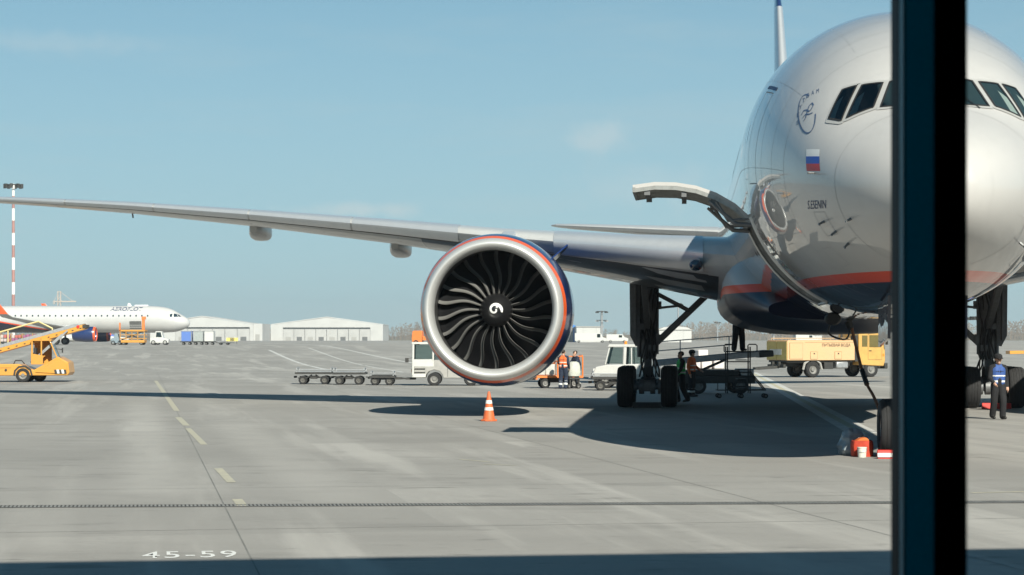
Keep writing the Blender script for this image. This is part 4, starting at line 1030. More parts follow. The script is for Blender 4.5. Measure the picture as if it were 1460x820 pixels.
P(body, 'roof_rail', m_vpale, lambda b: (b.tube([(-1.5, -1.05, 2.14), (-1.5, -1.05, 2.24), (2.5, -1.05, 2.24), (2.5, -1.05, 2.14)], .02, 6), b.tube([(-1.5, 1.05, 2.14), (-1.5, 1.05, 2.24), (2.5, 1.05, 2.24), (2.5, 1.05, 2.14)], .02, 6)))
skin_label(body, 'ПИТЬЕВАЯ ВОДА', mat('tanker_letter', (.07, .045, .03), .6), .55, 2.45, 1.73, 1.94, -1.158, bold=.02)
P(tk, 'chassis', m_chas, lambda b: (b.b2((-1.9, -.45, .62), (4.6, -.25, .90)), b.b2((-1.9, .25, .62), (4.6, .45, .90)), b.b2((-1.7, -1.0, .86), (2.7, 1.0, .98)), b.b2((-1.85, -.9, .55), (-1.7, .9, .75))), .01)
P(tk, 'fuel_tank', m_steel, lambda b: b.b2((1.55, -1.12, .50), (2.35, -.55, .90)), .08)
P(tk, 'battery_box', m_chas, lambda b: b.b2((.75, -1.08, .48), (1.35, -.55, .86)), .03)
P(tk, 'tow_bar', m_chas, lambda b: (b.bar((-1.8, -.25, .6), (-3.0, -.1, .52), .14, .16), b.bar((-1.8, .25, .6), (-3.0, .1, .52), .14, .16), b.box((-3.1, 0, .52), (.3, .3, .14))))
def f(b):
    prof = [(3.05, .70), (4.75, .62), (4.85, .95), (4.84, 1.55), (4.68, 2.66), (4.5, 2.80), (3.15, 2.80), (3.05, 2.6)]
    b.prism(prof, -1.12, 1.12, 'y')
cab = P(tk, 'cab', mat('tanker_cab', (.60, .35, .10), .4, 0, .4, var=.15, vscale=3), f, .05)
P(cab, 'door_window', m_win, lambda b: b.prism([(3.75, 1.72), (4.55, 1.72), (4.42, 2.42), (3.75, 2.42)], -1.128, -1.115, 'y'))
P(cab, 'quarter_window', m_win, lambda b: b.prism([(3.25, 1.75), (3.62, 1.75), (3.62, 2.40), (3.25, 2.40)], -1.128, -1.115, 'y'))
P(cab, 'windscreen', m_win, lambda b: b.add([(4.845, -1.0, 1.68), (4.845, 1.0, 1.68), (4.715, 1.0, 2.42), (4.715, -1.0, 2.42)], [(0, 1, 2, 3)]))
P(cab, 'door_seam', m_tseam, lambda b: frame_(b, 3.66, 4.62, 1.0, 2.5, -1.1255))
P(cab, 'door_handle', m_chas, lambda b: b.b2((3.72, -1.15, 1.50), (3.90, -1.122, 1.54)))
P(cab, 'door_step', m_chas, lambda b: b.b2((3.1, -1.14, .52), (3.4, -.9, .56)))
P(cab, 'side_lamp', m_lamp, lambda b: b.b2((4.66, -1.135, 1.20), (4.78, -1.12, 1.34)))
P(cab, 'mirror', m_chas, lambda b: (b.box((4.75, -1.42, 2.05), (.06, .2, .36)), b.tube([(4.6, -1.12, 2.35), (4.75, -1.42, 2.25)], .015, 5)))
P(cab, 'bumper', m_chas, lambda b: b.b2((4.78, -1.15, .48), (5.0, 1.15, .80)), .03)
P(cab, 'headlamp', m_lampw, lambda b: b.box((4.86, -.85, 1.1), (.06, .3, .2)))
P(cab, 'wheel_arch', m_chas, lambda b: b.tube([(3.35 + .0, -1.0, .55), (3.45, -1.0, .9), (3.75, -1.0, 1.08), (4.1, -1.0, 1.06), (4.4, -1.0, .85), (4.48, -1.0, .55)], .10, 6))
P(tk, 'air_intake', m_chas, lambda b: (b.b2((2.82, -1.05, .9), (3.02, -.6, 2.4)), b.tube([(2.9, .5, .9), (2.9, .5, 2.7)], .07, 8)))
P(tk, 'mudguard', m_vgrey, lambda b: b.tube([(-.62, -1.0, .45), (-.52, -1.0, .80), (-.2, -1.0, 1.0), (.2, -1.0, 1.0), (.52, -1.0, .80), (.62, -1.0, .45)], .07, 6))
for a in (-1, 1):
    vwheel(tk, 0, a * .90, .46, .42); vwheel(tk, 3.92, a * .95, .46, .28)

# --- yellow belt loader at the left edge; local x = right in the photo
x, y = ground(37, 544.5)
bl = thing('belt_loader', 'orange-yellow belt loader truck with raised conveyor at the left edge', 'loader', (x, y, 0), R(3))
def f(b): b.prism([(-4.6, .32), (2.25, .34), (2.35, .50), (2.28, 1.02), (1.75, 1.30), (1.2, .98), (.55, .62), (-.2, .92), (-4.6, .92)], -.95, .95, 'y')
bb = P(bl, 'body', m_vyel, f, .04)
P(bb, 'panel_seam', m_chas, lambda b: (b.b2((-1.2, -.956, .36), (-1.18, -.951, .90)), b.b2((-2.6, -.956, .36), (-2.58, -.951, .90)), b.b2((-4.4, -.957, .72), (-.6, -.952, .735))))
P(bb, 'fuel_cap', m_chas, lambda b: b.tube([(-.85, -.99, .62), (-.85, -.951, .62)], .06, 10))
P(bb, 'hood_side', m_vyel, lambda b: b.prism([(.62, .5), (2.2, .42), (2.24, 1.0), (1.85, 1.22), (1.45, 1.02), (1.0, .66)], -1.0, -.955, 'y'), .02)
P(bb, 'wheel_arch', m_chas, lambda b: b.tube([(-.44, -.93, .32), (-.40, -.93, .58), (-.2, -.93, .78), (.12, -.93, .80), (.38, -.93, .62), (.46, -.93, .34)], .06, 6))
def f(b):
    b.prism([(.45, .9), (1.75, 1.02), (1.60, 1.65), (1.32, 2.12), (.42, 2.12)], -.88, -.82, 'y'); b.prism([(.45, .9), (1.75, 1.02), (1.60, 1.65), (1.32, 2.12), (.42, 2.12)], .10, .16, 'y')
    b.b2((.40, -.9, .9), (.46, .18, 2.14))
# cab as posts and roof so the driver's space is open
def f(b):
    for yy in (-.86, .14):
        b.bar((.45, yy, .9), (.45, yy, 2.12), .08); b.bar((1.78, yy, 1.1), (1.34, yy, 2.12), .06); b.bar((.92, yy, 1.0), (.92, yy, 2.12), .07)
    b.b2((.38, -.92, 2.10), (1.42, .20, 2.18)); b.b2((.40, -.90, .9), (.46, .18, 1.5)); b.prism([(.46, .9), (1.0, .9), (1.0, 1.35), (.46, 1.45)], -.90, -.84, 'y')
    b.b2((.47, .12, .9), (1.3, .17, 2.1))
cabo = P(bl, 'cab', m_vyel, f, .01)
P(cabo, 'windscreen', m_win, lambda b: b.add([(1.80, -.84, 1.12), (1.80, .14, 1.12), (1.38, .14, 2.1), (1.38, -.84, 2.1)], [(0, 1, 2, 3)]))
P(cabo, 'seat', m_seat, lambda b: (b.b2((.55, -.7, .95), (.95, -.2, 1.2)), b.b2((.5, -.7, 1.2), (.62, -.2, 1.75))), .03)
P(cabo, 'mirror', m_chas, lambda b: (b.box((2.0, -.98, 1.62), (.05, .16, .26)), b.tube([(1.6, -.88, 1.7), (2.0, -.98, 1.66)], .015, 5)))
def f(b): b.bar((-4.2, 0, .80), (3.05, 0, 2.83), 1.02, .26)
boom = P(bl, 'conveyor_boom', m_vyel, f, .02)
P(boom, 'belt', m_belt, lambda b: b.bar((-4.2, 0, .945), (3.0, 0, 2.965), .80, .03))
P(boom, 'side_rail', m_steel, lambda b: (b.bar((-4.2, -.49, .99), (2.6, -.49, 2.90), .06, .16), b.bar((-4.2, .49, .99), (2.6, .49, 2.90), .06, .16)))
d_ = Vector((7.25, 0, 2.03)).normalized()
for k in range(13):
    c = Vector((-1.6, -.515, 1.50)) + d_ * (.42 * k)
    P(boom, 'boom_slot', m_chas, lambda b: b.bar(tuple(c - d_ * .05), tuple(c + d_ * .05), .012, .05))
P(boom, 'front_bumper', m_chas, lambda b: b.bar((3.05, -.55, 2.84), (3.05, .55, 2.84), .2, .18))
P(boom, 'front_roller', m_red, lambda b: b.tube([(2.72, -.54, 2.82), (2.72, .54, 2.82)], .08, 10))
P(bl, 'lift_ram', m_steel, lambda b: (b.bar((.35, -.6, .98), (1.95, -.6, 2.42), .13, .13), b.bar((1.2, -.6, 1.74), (2.2, -.6, 2.62), .08, .08)))
P(bl, 'handrail', mat('rail_cream', (.66, .52, .24), .5), lambda b: (b.tube([(-4.2, .5, 1.95), (-1.4, .5, 2.55), (.55, .5, 3.1), (1.25, .5, 2.75), (1.3, .5, 2.45)], .045, 6), b.tube([(-1.0, .5, 1.85), (-1.0, .5, 2.62)], .04, 6), b.tube([(-1.25, -.5, 1.8), (-1.25, -.5, 2.35)], .04, 6)))
for k in range(5): P(bb, 'warning_stripe', m_whs if k % 2 else m_chas, lambda b: b.prism([(1.62 + .12 * k, .44), (1.74 + .12 * k, .44), (1.70 + .12 * k, .64), (1.58 + .12 * k, .64)], -1.006, -1.001, 'y'))
P(bb, 'deck_fitting', m_chas, lambda b: (b.tube([(-1.55, -.6, .92), (-1.5, -.6, 1.06), (-1.3, -.6, 1.06), (-1.28, -.6, .92)], .03, 6), b.tube([(-.5, -.7, .92), (-.42, -.7, 1.1), (-.1, -.7, 1.1), (.05, -.7, .92)], .03, 6)))
for a in (-1, 1): vwheel(bl, 0, a * .86, .36, .24); vwheel(bl, -3.4, a * .86, .36, .24)
vwheel(bl, .62, .5, .34, .24)

# --- white baggage tractor behind the engine; faces left
x, y = ground(620, 549.6)
tg = thing('baggage_tractor', 'white and grey baggage tractor half hidden behind the engine', 'tractor', (x, y, 0), 0); tg.scale = (1, 1, .94)
def f(b): b.prism([(-.95, .42), (-.42, .38), (-.38, .55), (-.25, .72), (0, .8), (.25, .72), (.38, .55), (.42, .38), (2.6, .38), (2.75, .55), (2.7, 1.15), (-.2, 1.30), (-.3, 1.02), (-.95, .95)], -.8, .8, 'y')
tb = P(tg, 'body', m_vgrey, f, .03)
P(tb, 'panel_seam', m_chas, lambda b: (b.b2((.62, -.808, .45), (.64, -.802, 1.12)), b.b2((1.2, -.808, .75), (1.22, -.802, 1.10))))
P(tb, 'side_trim', m_chas, lambda b: b.b2((.5, -.81, 1.02), (2.4, -.802, 1.05)))
def f(b):
    for yy in (-.78, .72):
        b.bar((-1.0, yy, .5), (-.98, yy, 2.1), .09); b.bar((-.05, yy, 1.25), (-.05, yy, 2.1), .08); b.bar((.75, yy, 1.2), (.35, yy, 2.1), .06)
        b.b2((-1.02, yy - .03, .95), (-.02, yy + .03, 1.32))
    b.b2((-1.06, -.84, 2.08), (.5, .80, 2.18)); b.b2((-1.05, -.8, .42), (-.98, .75, 1.32)); b.b2((-1.0, -.83, .42), (-.40, -.79, .60))
tc_ = P(tg, 'cab', m_vwhite, f, .012)
P(tc_, 'side_window', m_win, lambda b: b.b2((-.94, -.795, 1.34), (-.10, -.785, 2.06)))
P(tc_, 'rear_quarter_window', m_win, lambda b: b.prism([(.0, 1.32), (.66, 1.28), (.33, 2.06), (.0, 2.06)], -.79, -.78, 'y'))
P(tc_, 'windscreen', m_win, lambda b: b.b2((-1.03, -.74, 1.34), (-1.02, .7, 2.04)))
P(tc_, 'step', m_chas, lambda b: (b.b2((-.92, -.86, .66), (-.42, -.6, .69)), b.b2((-.92, -.86, .84), (-.42, -.6, .87))))
P(tc_, 'mirror', m_chas, lambda b: (b.box((-1.28, -.92, 1.28), (.16, .08, .22)), b.tube([(-1.0, -.8, 1.4), (-1.25, -.92, 1.36)], .015, 5)), .02)
P(tc_, 'headlamp', m_lamp, lambda b: b.tube([(-1.08, -.6, .75), (-1.04, -.6, .75)], .09, 12))
P(tg, 'coupling', m_chas, lambda b: (b.b2((-1.35, -.5, .30), (-.9, .5, .40)), b.bar((-1.35, 0, .35), (-1.9, 0, .33), .08)))
for a in (-1, 1): vwheel(tg, 0, a * .72, .33, .22); vwheel(tg, 1.72, a * .72, .33, .22)

# --- train of empty flat baggage dollies
def dolly(label, px, py, L, group, rz=0, deck=m_steel, h=.54):
    x, y = ground(px, py)
    o = thing('baggage_dolly', label, 'trolley', (x, y, 0), rz, group)
    def f(b):
        for yy in (-.72, 0, .72): b.bar((-L / 2, yy, h), (L / 2, yy, h), .07, .1)
        for k in range(4): xx = -L / 2 + L * k / 3; b.bar((xx, -.75, h), (xx, .75, h), .07, .08)
    P(o, 'frame', m_chas, f)
    P(o, 'deck', deck, lambda b: b.b2((-L / 2 + .03, -.70, h + .055), (L / 2 - .03, .70, h + .085)))
    for xx in (-L / 2 + .05, L / 2 - .05): P(o, 'end_rail', m_steel, lambda b: b.tube([(xx, -.7, h), (xx, -.7, h + .24), (xx, .7, h + .24), (xx, .7, h)], .025, 6))
    P(o, 'axle', m_chas, lambda b: (b.tube([(-L * .3, -.6, .22), (-L * .3, .6, .22)], .04, 6), b.tube([(L * .3, -.6, .22), (L * .3, .6, .22)], .04, 6), b.box((-L * .3, 0, .33), (.3, .9, .12)), b.box((L * .3, 0, .33), (.3, .9, .12))))
    P(o, 'tow_bar', m_chas, lambda b: (b.bar((L / 2, 0, .36), (L / 2 + .75, 0, .30), .06), b.bar((-L / 2, 0, .36), (-L / 2 - .15, 0, .34), .1)))
    for sx in (-1, 1):
        for a in (-1, 1): vwheel(o, sx * L * .3, a * .62, .21, .13, m_rimd)
    P(o, 'side_rail', m_steel, lambda b: [b.tube([(-L / 2, yy, h + .16), (L / 2, yy, h + .16)], .018, 5) for yy in (-.72, .72)])
    P(o, 'underframe', m_chas, lambda b: (b.bar((-L * .45, -.5, .30), (L * .45, -.35, .36), .05), b.bar((-L * .45, .5, .36), (L * .45, .3, .28), .05), b.box((0, -.55, .34), (.35, .12, .16)), b.bar((-L * .3, -.62, .22), (-L * .05, -.62, .46), .05), b.bar((L * .3, -.62, .22), (L * .05, -.62, .46), .05)))
    return o
dolly('empty flat baggage dolly, last of the train left of the engine', 449, 547.6, 1.75, 'baggage dollies in the train')
dolly('empty flat baggage dolly in the middle of the train left of the engine', 499, 548.2, 1.55, 'baggage dollies in the train')
dolly('empty flat baggage dolly coupled to the tractor behind the engine', 546, 549.0, 1.15, 'baggage dollies in the train', h=.40, deck=m_chas)
dolly('low flat dolly in front of the white tractor beside the landing gear', 873, 556.5, 1.75, 'loose dollies near the gear')

# --- orange truck far behind the tractor
D5 = 330.0; x = at(596, D5); ot = thing('orange_truck', 'orange truck standing behind the baggage tractor', 'truck', (x, D5, 1.3), R(172)); ot.scale = (.82, .82, .78)
cb = P(ot, 'cab', m_voran, lambda b: b.prism([(-.9, .6), (.9, .6), (1.0, 1.3), (.85, 2.6), (.7, 2.75), (-.9, 2.75)], -1.0, 1.0, 'y'), .05)
P(cb, 'windscreen', m_win, lambda b: b.add([(1.005, -.9, 1.55), (1.005, .9, 1.55), (.885, .9, 2.45), (.885, -.9, 2.45)], [(0, 1, 2, 3)]))
P(cb, 'side_window', m_win, lambda b: b.b2((-.1, -1.012, 1.6), (.75, -1.002, 2.4)))
P(cb, 'mirror', m_chas, lambda b: b.box((1.05, -1.25, 2.0), (.06, .2, .4)))
P(ot, 'flatbed', m_voran, lambda b: b.b2((-4.5, -1.05, .9), (-1.0, 1.05, 1.7)), .03)
for a in (-1, 1): vwheel(ot, .2, a * .9, .48, .3); vwheel(ot, -3.2, a * .9, .48, .4)

# --- second white tractor (left of the main gear), faces left
x, y = ground(893, 553)
t2 = thing('tow_tractor', 'white tow tractor with glazed cab and orange beacon beside the landing gear', 'tractor', (x, y, 0), R(-8))
P(t2, 'body', m_vwhite, lambda b: b.prism([(-1.35, .42), (1.5, .42), (1.5, .98), (.9, 1.08), (-.75, 1.05), (-1.3, .95), (-1.42, .7)], -.8, .8, 'y'), .04)
P(t2, 'underframe', m_chas, lambda b: b.b2((-1.4, -.72, .22), (1.45, .72, .41)))
def f(b):
    for yy in (-.72, .72):
        b.bar((-.88, yy, 1.05), (-.68, yy, 1.86), .06); b.bar((-.02, yy, 1.05), (.02, yy, 1.86), .12); b.bar((.95, yy, 1.05), (.82, yy, 1.86), .08); b.bar((.30, yy, 1.05), (.28, yy, 1.86), .05)
    b.prism([(-.78, 1.84), (.9, 1.84), (.86, 1.95), (-.7, 1.96)], -.8, .8, 'y')
c2 = P(t2, 'cab', m_vwhite, f, .015)
P(c2, 'side_window', m_win, lambda b: b.prism([(-.82, 1.1), (-.1, 1.1), (-.08, 1.82), (-.65, 1.82)], -.745, -.735, 'y'))
P(c2, 'door_window', m_win, lambda b: b.b2((.08, -.745, 1.1), (.27, -.735, 1.82)))
P(c2, 'rear_window', m_win, lambda b: b.prism([(.33, 1.1), (.9, 1.1), (.78, 1.82), (.33, 1.82)], -.745, -.735, 'y'))
P(c2, 'windscreen', m_win, lambda b: b.add([(-.90, -.7, 1.08), (-.90, .7, 1.08), (-.70, .7, 1.84), (-.70, -.7, 1.84)], [(0, 1, 2, 3)]))
P(c2, 'beacon', m_lamp, lambda b: b.tube([(.1 - .1, -.3, 1.96), (.1 - .1, -.3, 2.10)], [.07, .05], 10))
P(t2, 'headlamp', m_lampw, lambda b: b.box((-1.38, -.55, .8), (.08, .22, .14)))
P(t2, 'grille', m_chas, lambda b: b.b2((-1.44, -.5, .60), (-1.36, .5, .82)))
P(t2, 'side_skirt', m_vgrey, lambda b: b.b2((-1.1, -.815, .42), (1.45, -.803, .62)))
P(t2, 'door_seam', m_chas, lambda b: (b.b2((-.02, -.812, .62), (0, -.803, 1.04)), b.b2((.32, -.812, .62), (.34, -.803, 1.04))))
P(t2, 'bumper', m_steel, lambda b: b.b2((-1.62, -.8, .45), (-1.42, .8, .56)))
for a in (-1, 1): vwheel(t2, -.85, a * .7, .3, .22); vwheel(t2, .9, a * .7, .33, .22)

# --- orange baggage cart with bags
x, y = ground(793, 553.2)
oc = thing('baggage_cart', 'orange-railed baggage cart loaded with pale bags behind the engine', 'trolley', (x, y, 0), R(6))
P(oc, 'frame', m_voran, lambda b: (b.b2((-.95, -.6, .46), (1.15, .6, .56)), b.bar((-.95, -.6, .42), (-.95, .6, .42), .08)), .01)
for xx, hh in ((1.12, 1.45), (.0, 1.2)): P(oc, 'hoop_rail', m_voran, lambda b: b.tube([(xx, -.55, .5), (xx, -.55, hh - .1), (xx, -.47, hh), (xx, .47, hh), (xx, .55, hh - .1), (xx, .55, .5)], .035, 8))
P(oc, 'top_rail', m_voran, lambda b: b.tube([(.5, -.55, 1.42), (1.12, -.55, 1.42)], .03, 6))
P(oc, 'axle', m_chas, lambda b: (b.tube([(-.55, -.55, .22), (-.55, .55, .22)], .04, 6), b.tube([(.75, -.55, .22), (.75, .55, .22)], .04, 6), b.b2((-.7, -.3, .25), (.9, .3, .45))))
P(oc, 'tow_bar', m_chas, lambda b: b.bar((-.95, 0, .4), (-2.1, 0, .35), .07))
for sx in (-.55, .75):
    for a in (-1, 1): vwheel(oc, sx, a * .52, .22, .14)
rgb = random.Random(4)
bagc = [mat('bag_pale', (.55, .54, .50), .8, var=.2), mat('bag_tan', (.42, .34, .25), .8, var=.2), mat('bag_slate', (.16, .18, .21), .8, var=.2), mat('bag_rust', (.50, .20, .10), .8, var=.2)]
BAG = []
def bag(label, loc, size, m, rz, cat='suitcase', group=None):
    o = thing('suitcase', label, cat, loc, rz, group); sx, sy, sz = size
    P(o, 'shell', m, lambda b: b.b2((-sx / 2, -sy / 2, 0), (sx / 2, sy / 2, sz)), .05)
    P(o, 'handle', m_chas, lambda b: b.tube([(-.08, 0, sz - .01), (-.08, 0, sz + .04), (.08, 0, sz + .04), (.08, 0, sz - .01)], .012, 5)); return o
M_ = Matrix.Translation((x, y, 0)) @ Matrix.Rotation(R(6), 4, 'Z')
for (lx, ly, lz, sz, mi, lab) in ((-.72, -.3, .57, (.4, .5, .62), 0, 'pale suitcase upright at the left end of the orange cart'), (-.28, -.25, .57, (.42, .55, .5), 0, 'pale grey bag second from the left on the orange cart'), (-.3, -.2, 1.075, (.38, .45, .24), 3, 'small rust-coloured bag on top of the pile on the orange cart'), (.55, -.2, .57, (.5, .5, .32), 2, 'slate bag lying at the right end of the orange cart')):
    p = M_ @ Vector((lx, ly, lz)); bag(lab, p, sz, bagc[mi], rgb.uniform(-.2, .2), group='bags on the orange cart')
# pale sack trolley between the two workers
x, y = ground(818, 554)
stt = thing('sack_trolley', 'pale sack-covered hand trolley between two workers', 'trolley', (x, y - .3, 0), R(10))
P(stt, 'sack', mat('pale_sack', (.55, .56, .50), .9, var=.25, vscale=5, bump=.4), lambda b: b.loft([[Vector((w * math.cos(a), w * .8 * math.sin(a), z)) for a in [2 * math.pi * k / 14 for k in range(14)]] for z, w in ((.52, .20), (.56, .27), (.75, .30), (1.0, .28), (1.15, .23), (1.2, .12))]))
P(stt, 'frame', m_chas, lambda b: (b.tube([(-.2, .1, .15), (-.22, .25, 1.1)], .025, 6), b.tube([(.2, .1, .15), (.22, .25, 1.1)], .025, 6), b.b2((-.24, -.22, .42), (.24, .2, .5)), b.bar((-.2, -.15, .1), (-.2, -.15, .45), .05), b.bar((.2, -.15, .1), (.2, -.15, .45), .05)))
for a in (-.22, .22): vwheel(stt, a, .1, .13, .06)

# --- belt loader in the shade of the belly, pointing right
x, y = ground(1018, 561)
b2 = thing('belt_loader', 'grey belt loader standing in the shadow under the airliner belly', 'loader', (x, y, 0), R(4))
P(b2, 'chassis', m_chas, lambda b: (b.b2((-1.5, -.8, .42), (1.55, .8, .72)), b.b2((-1.3, -.75, .72), (.9, .75, .95))), .03)
bm2 = P(b2, 'conveyor_boom', m_steel, lambda b: b.bar((-2.6, 0, 1.20), (2.1, 0, 1.62), .95, .22), .02)
P(bm2, 'belt', m_belt, lambda b: b.bar((-2.6, 0, 1.325), (2.1, 0, 1.745), .78, .02))
P(bm2, 'front_bumper', m_chas, lambda b: b.bar((1.75, 0, 1.57), (2.35, 0, 1.62), 1.0, .26), .05)
P(bm2, 'handrail', m_steel, lambda b: (b.tube([(-2.6, .5, 2.05), (.95, .5, 2.32)], .025, 6), b.tube([(-2.6, .5, 1.68), (.95, .5, 1.98)], .025, 6), b.tube([(-1.3, .5, 1.3), (-1.3, .5, 2.15)], .025, 6), b.tube([(.7, .5, 1.5), (.7, .5, 2.3)], .025, 6)))
P(b2, 'lift_ram', m_chas, lambda b: b.bar((-1.4, -.6, .6), (.4, -.6, 1.38), .1))
P(b2, 'engine_box', m_steel, lambda b: b.b2((.95, -.75, .72), (1.5, .7, 1.0)), .03)
for a in (-1, 1): vwheel(b2, -.75, a * .7, .32, .22); vwheel(b2, .95, a * .7, .32, .22)
# white sacks and boxes beyond it
x, y = ground(1010, 540)
pile = thing('luggage_cart', 'flat cart heaped with pale wrapped parcels behind the shaded belt loader', 'trolley', (x, y, 0), 0)
P(pile, 'deck', m_chas, lambda b: b.b2((-1.1, -.6, .42), (1.1, .6, .54)))
for sx in (-.7, .7):
    for a in (-1, 1): vwheel(pile, sx, a * .5, .2, .14)
wrap = mat('pale_wrap', (.62, .58, .56), .6, var=.35, vscale=4, dirt=(.45, .30, .28))
for k, (a, z, s_) in enumerate([(-.75, .54, .55), (-.15, .54, .6), (.5, .54, .5), (-.4, 1.1, .5)]):
    MBp = MB().box((0, 0, s_ / 2), (.58, .7, s_)); o = MBp.build('parcel', wrap, None, bevel=.05); o.location = (x + a, y, z); o.rotation_euler = (0, 0, .1 * k)
    tag(o, ['pale parcel at the left end of the heaped cart', 'pale parcel in the middle of the heaped cart', 'pale parcel at the right end of the heaped cart', 'pale parcel on top of the heap on the cart'][k], 'parcel', 'parcels on the heaped cart')

# --- mobile maintenance steps
x, y = ground(1052, 567.5)
ms_ = thing('access_platform', 'wheeled tubular access platform with steps under the belly', 'platform', (x, y, 0), 0)
PZ = zat(500.5, y)
def f(b):
    for xx in (-.42, .42):
        for yy in (-.35, .35): b.bar((xx, yy, .18), (xx, yy, PZ + (.16)), .045)
    for z in (.42, .95, 1.35):
        for yy in (-.35, .35): b.bar((-.42, yy, z), (.42, yy, z), .035)
        for xx in (-.42, .42): b.bar((xx, -.35, z), (xx, .35, z), .035)
    b.bar((-.42, -.35, .3), (1.0, -.35, .3), .04); b.bar((-.42, .35, .3), (1.0, .35, .3), .04); b.bar((.42, -.35, 1.0), (1.0, -.35, .3), .04); b.bar((.42, .35, 1.0), (1.0, .35, .3), .04)
    b.bar((-.78, -.35, .3), (-.42, -.35, .3), .04); b.bar((-.78, -.35, .3), (-.78, .35, .3), .04); b.bar((-.78, -.35, .3), (-.78, -.35, .95), .03); b.bar((-.78, -.35, .95), (-.42, -.35, .95), .03)
P(ms_, 'frame', m_chas, f, 0)
P(ms_, 'deck', m_chas, lambda b: b.b2((-.48, -.42, PZ - .045), (.55, .42, PZ)))
def f(b):
    for xx in (-.38, .50): b.tube([(xx - .17, -.4, PZ), (xx - .17, -.4, PZ + .2), (xx - .12, -.4, PZ + .25), (xx + .12, -.4, PZ + .25), (xx + .17, -.4, PZ + .2), (xx + .17, -.4, PZ)], .022, 6)
P(ms_, 'guard_hoop', m_chas, f)
for k in range(4): P(ms_, 'tread', m_chas, lambda b: b.b2((-.05, -.40, .35 + .35 * k), (.30, .40, .38 + .35 * k)))
for xx in (-.72, .1, 1.0):
    for a in (-1, 1): vwheel(ms_, xx, a * .35, .085, .05)
person('worker in dark trousers standing on the access platform, head in the belly', (x + .02, y, PZ), R(20), dict(kneeL=(-.14, -.02, .50), ankL=(-.17, .02, .09), footL=(-.22, -.15, .035), kneeR=(.14, -.03, .50), ankR=(.18, .02, .09), footR=(.24, -.15, .035), elL=(-.30, -.1, 1.5), wrL=(-.2, -.2, 1.75), elR=(.30, -.1, 1.5), wrR=(.2, -.2, 1.75)), top=m_blackcl, legs=m_blackcl, bulk=1.35)

# --- things round the nose gear
x, y = ground(697, 600.5)
cone = thing('traffic_cone', 'orange traffic cone with two white bands in front of the engine', 'cone', (x, y, 0))
def cr(z): return .165 + (.035 - .165) * (z - .05) / .72
def seg_cone(a, b): 
    mb = MB().lathe([(cr(a), a), (cr(b), b)], 28, Matrix.Rotation(R(90), 4, 'X')); mb.f = [q for q in mb.f if len(q) == 4]; return mb
m_cone = mat('cone_orange', (.66, .14, .045), .5, var=.12, vscale=8); m_coneb = mat('cone_band', (.75, .74, .70), .45, var=.15, vscale=10)
sh = MB(); sh.lathe([(.165, .05), (cr(.77), .77), (.0001, .78)], 28, Matrix.Rotation(R(90), 4, 'X')); sh.f = [q for q in sh.f if len(q) <= 4]
P(cone, 'cone_body', m_cone, lambda b: b.lathe([(.165, .045), (cr(.30), .30), (cr(.52), .52), (.035, .77), (.03, .79), (.0001, .79)], 28, Matrix.Rotation(R(90), 4, 'X')))
for a, c in ((.29, .37), (.47, .56)):
    P(cone, 'reflective_band', m_coneb, lambda b: (b.lathe([(cr(a) + .004, a), (cr(c) + .004, c)], 28, Matrix.Rotation(R(90), 4, 'X'))))
P(cone, 'base', m_cone, lambda b: b.prism([(.235 * math.cos(R(22.5 + 45 * k)), .235 * math.sin(R(22.5 + 45 * k))) for k in range(8)], 0, .05, 'z'), .012)
x, y = ground(1228, 652)
x0b, y0b = x, y
rb_ = thing('red_bag', 'open red-orange bag on the ground beside the nose wheel', 'bag', (x + .06, y + .3, 0))
P(rb_, 'bag_body', mat('red_fabric', (.50, .05, .02), .7, var=.25, vscale=7, bump=.3), lambda b: b.loft([[Vector((w * math.copysign(abs(math.cos(a)) ** .6, math.cos(a)), .18 * math.copysign(abs(math.sin(a)) ** .6, math.sin(a)), z)) for a in [2 * math.pi * k / 16 for k in range(16)]] for z, w in ((0, .19), (.02, .205), (.2, .21), (.29, .195), (.30, .18), (.2, .17))]), .0)
P(rb_, 'bag_lid', mat('orange_fabric', (.66, .15, .03), .7, var=.2, vscale=8), lambda b: b.prism([(-.14, .285), (.14, .285), (.06, .36), (-.05, .34)], -.16, .16, 'y'), .02)
tp = thing('tarpaulin', 'grey plastic sheet draped over the red bag by the nose wheel', 'sheet', (x + .0, y + .52, 0))
def f(b):
    rg = random.Random(2); n, m = 22, 10
    for i in range(m + 1):
        th = (math.pi / 2) * i / m
        for k in range(n):
            a = 2 * math.pi * k / n; q = 1 + .10 * math.sin(3 * a + 2 * i) + .07 * math.sin(7 * a - i) + rg.uniform(-.03, .03)
            b.v.append((.31 * math.cos(a) * math.cos(th) * q - .05 * math.sin(th), .24 * math.sin(a) * math.cos(th) * q + .18, max(0, .50 * math.sin(th) ** .8 * (1 + .05 * math.sin(5 * a)))))
    b.f += [(i * n + k, i * n + (k + 1) % n, (i + 1) * n + (k + 1) % n, (i + 1) * n + k) for i in range(m) for k in range(n)]
o = P(tp, 'sheet', mat('plastic_sheet', (.28, .33, .36), .3, 0, .3, var=.3, vscale=6), f, 0, 30); sd = o.modifiers.new('solid', 'SOLIDIFY'); sd.thickness = .006
bk = thing('bucket', 'small white plastic bucket in front of the red bag', 'bucket', (x + .01, y - .02, 0))
bo_ = P(bk, 'pail', mat('bucket_white', (.68, .66, .58), .45, var=.15, vscale=8), lambda b: (b.lathe([(.075, 0), (.085, .17), (.092, .175), (.09, .19), (.07, .19)], 24, Matrix.Rotation(R(90), 4, 'X'))))
P(bk, 'handle', m_steel, lambda b: b.tube([(-.09, 0, .17), (-.07, -.08, .12), (0, -.10, .10), (.07, -.08, .12), (.09, 0, .17)], .005, 5))
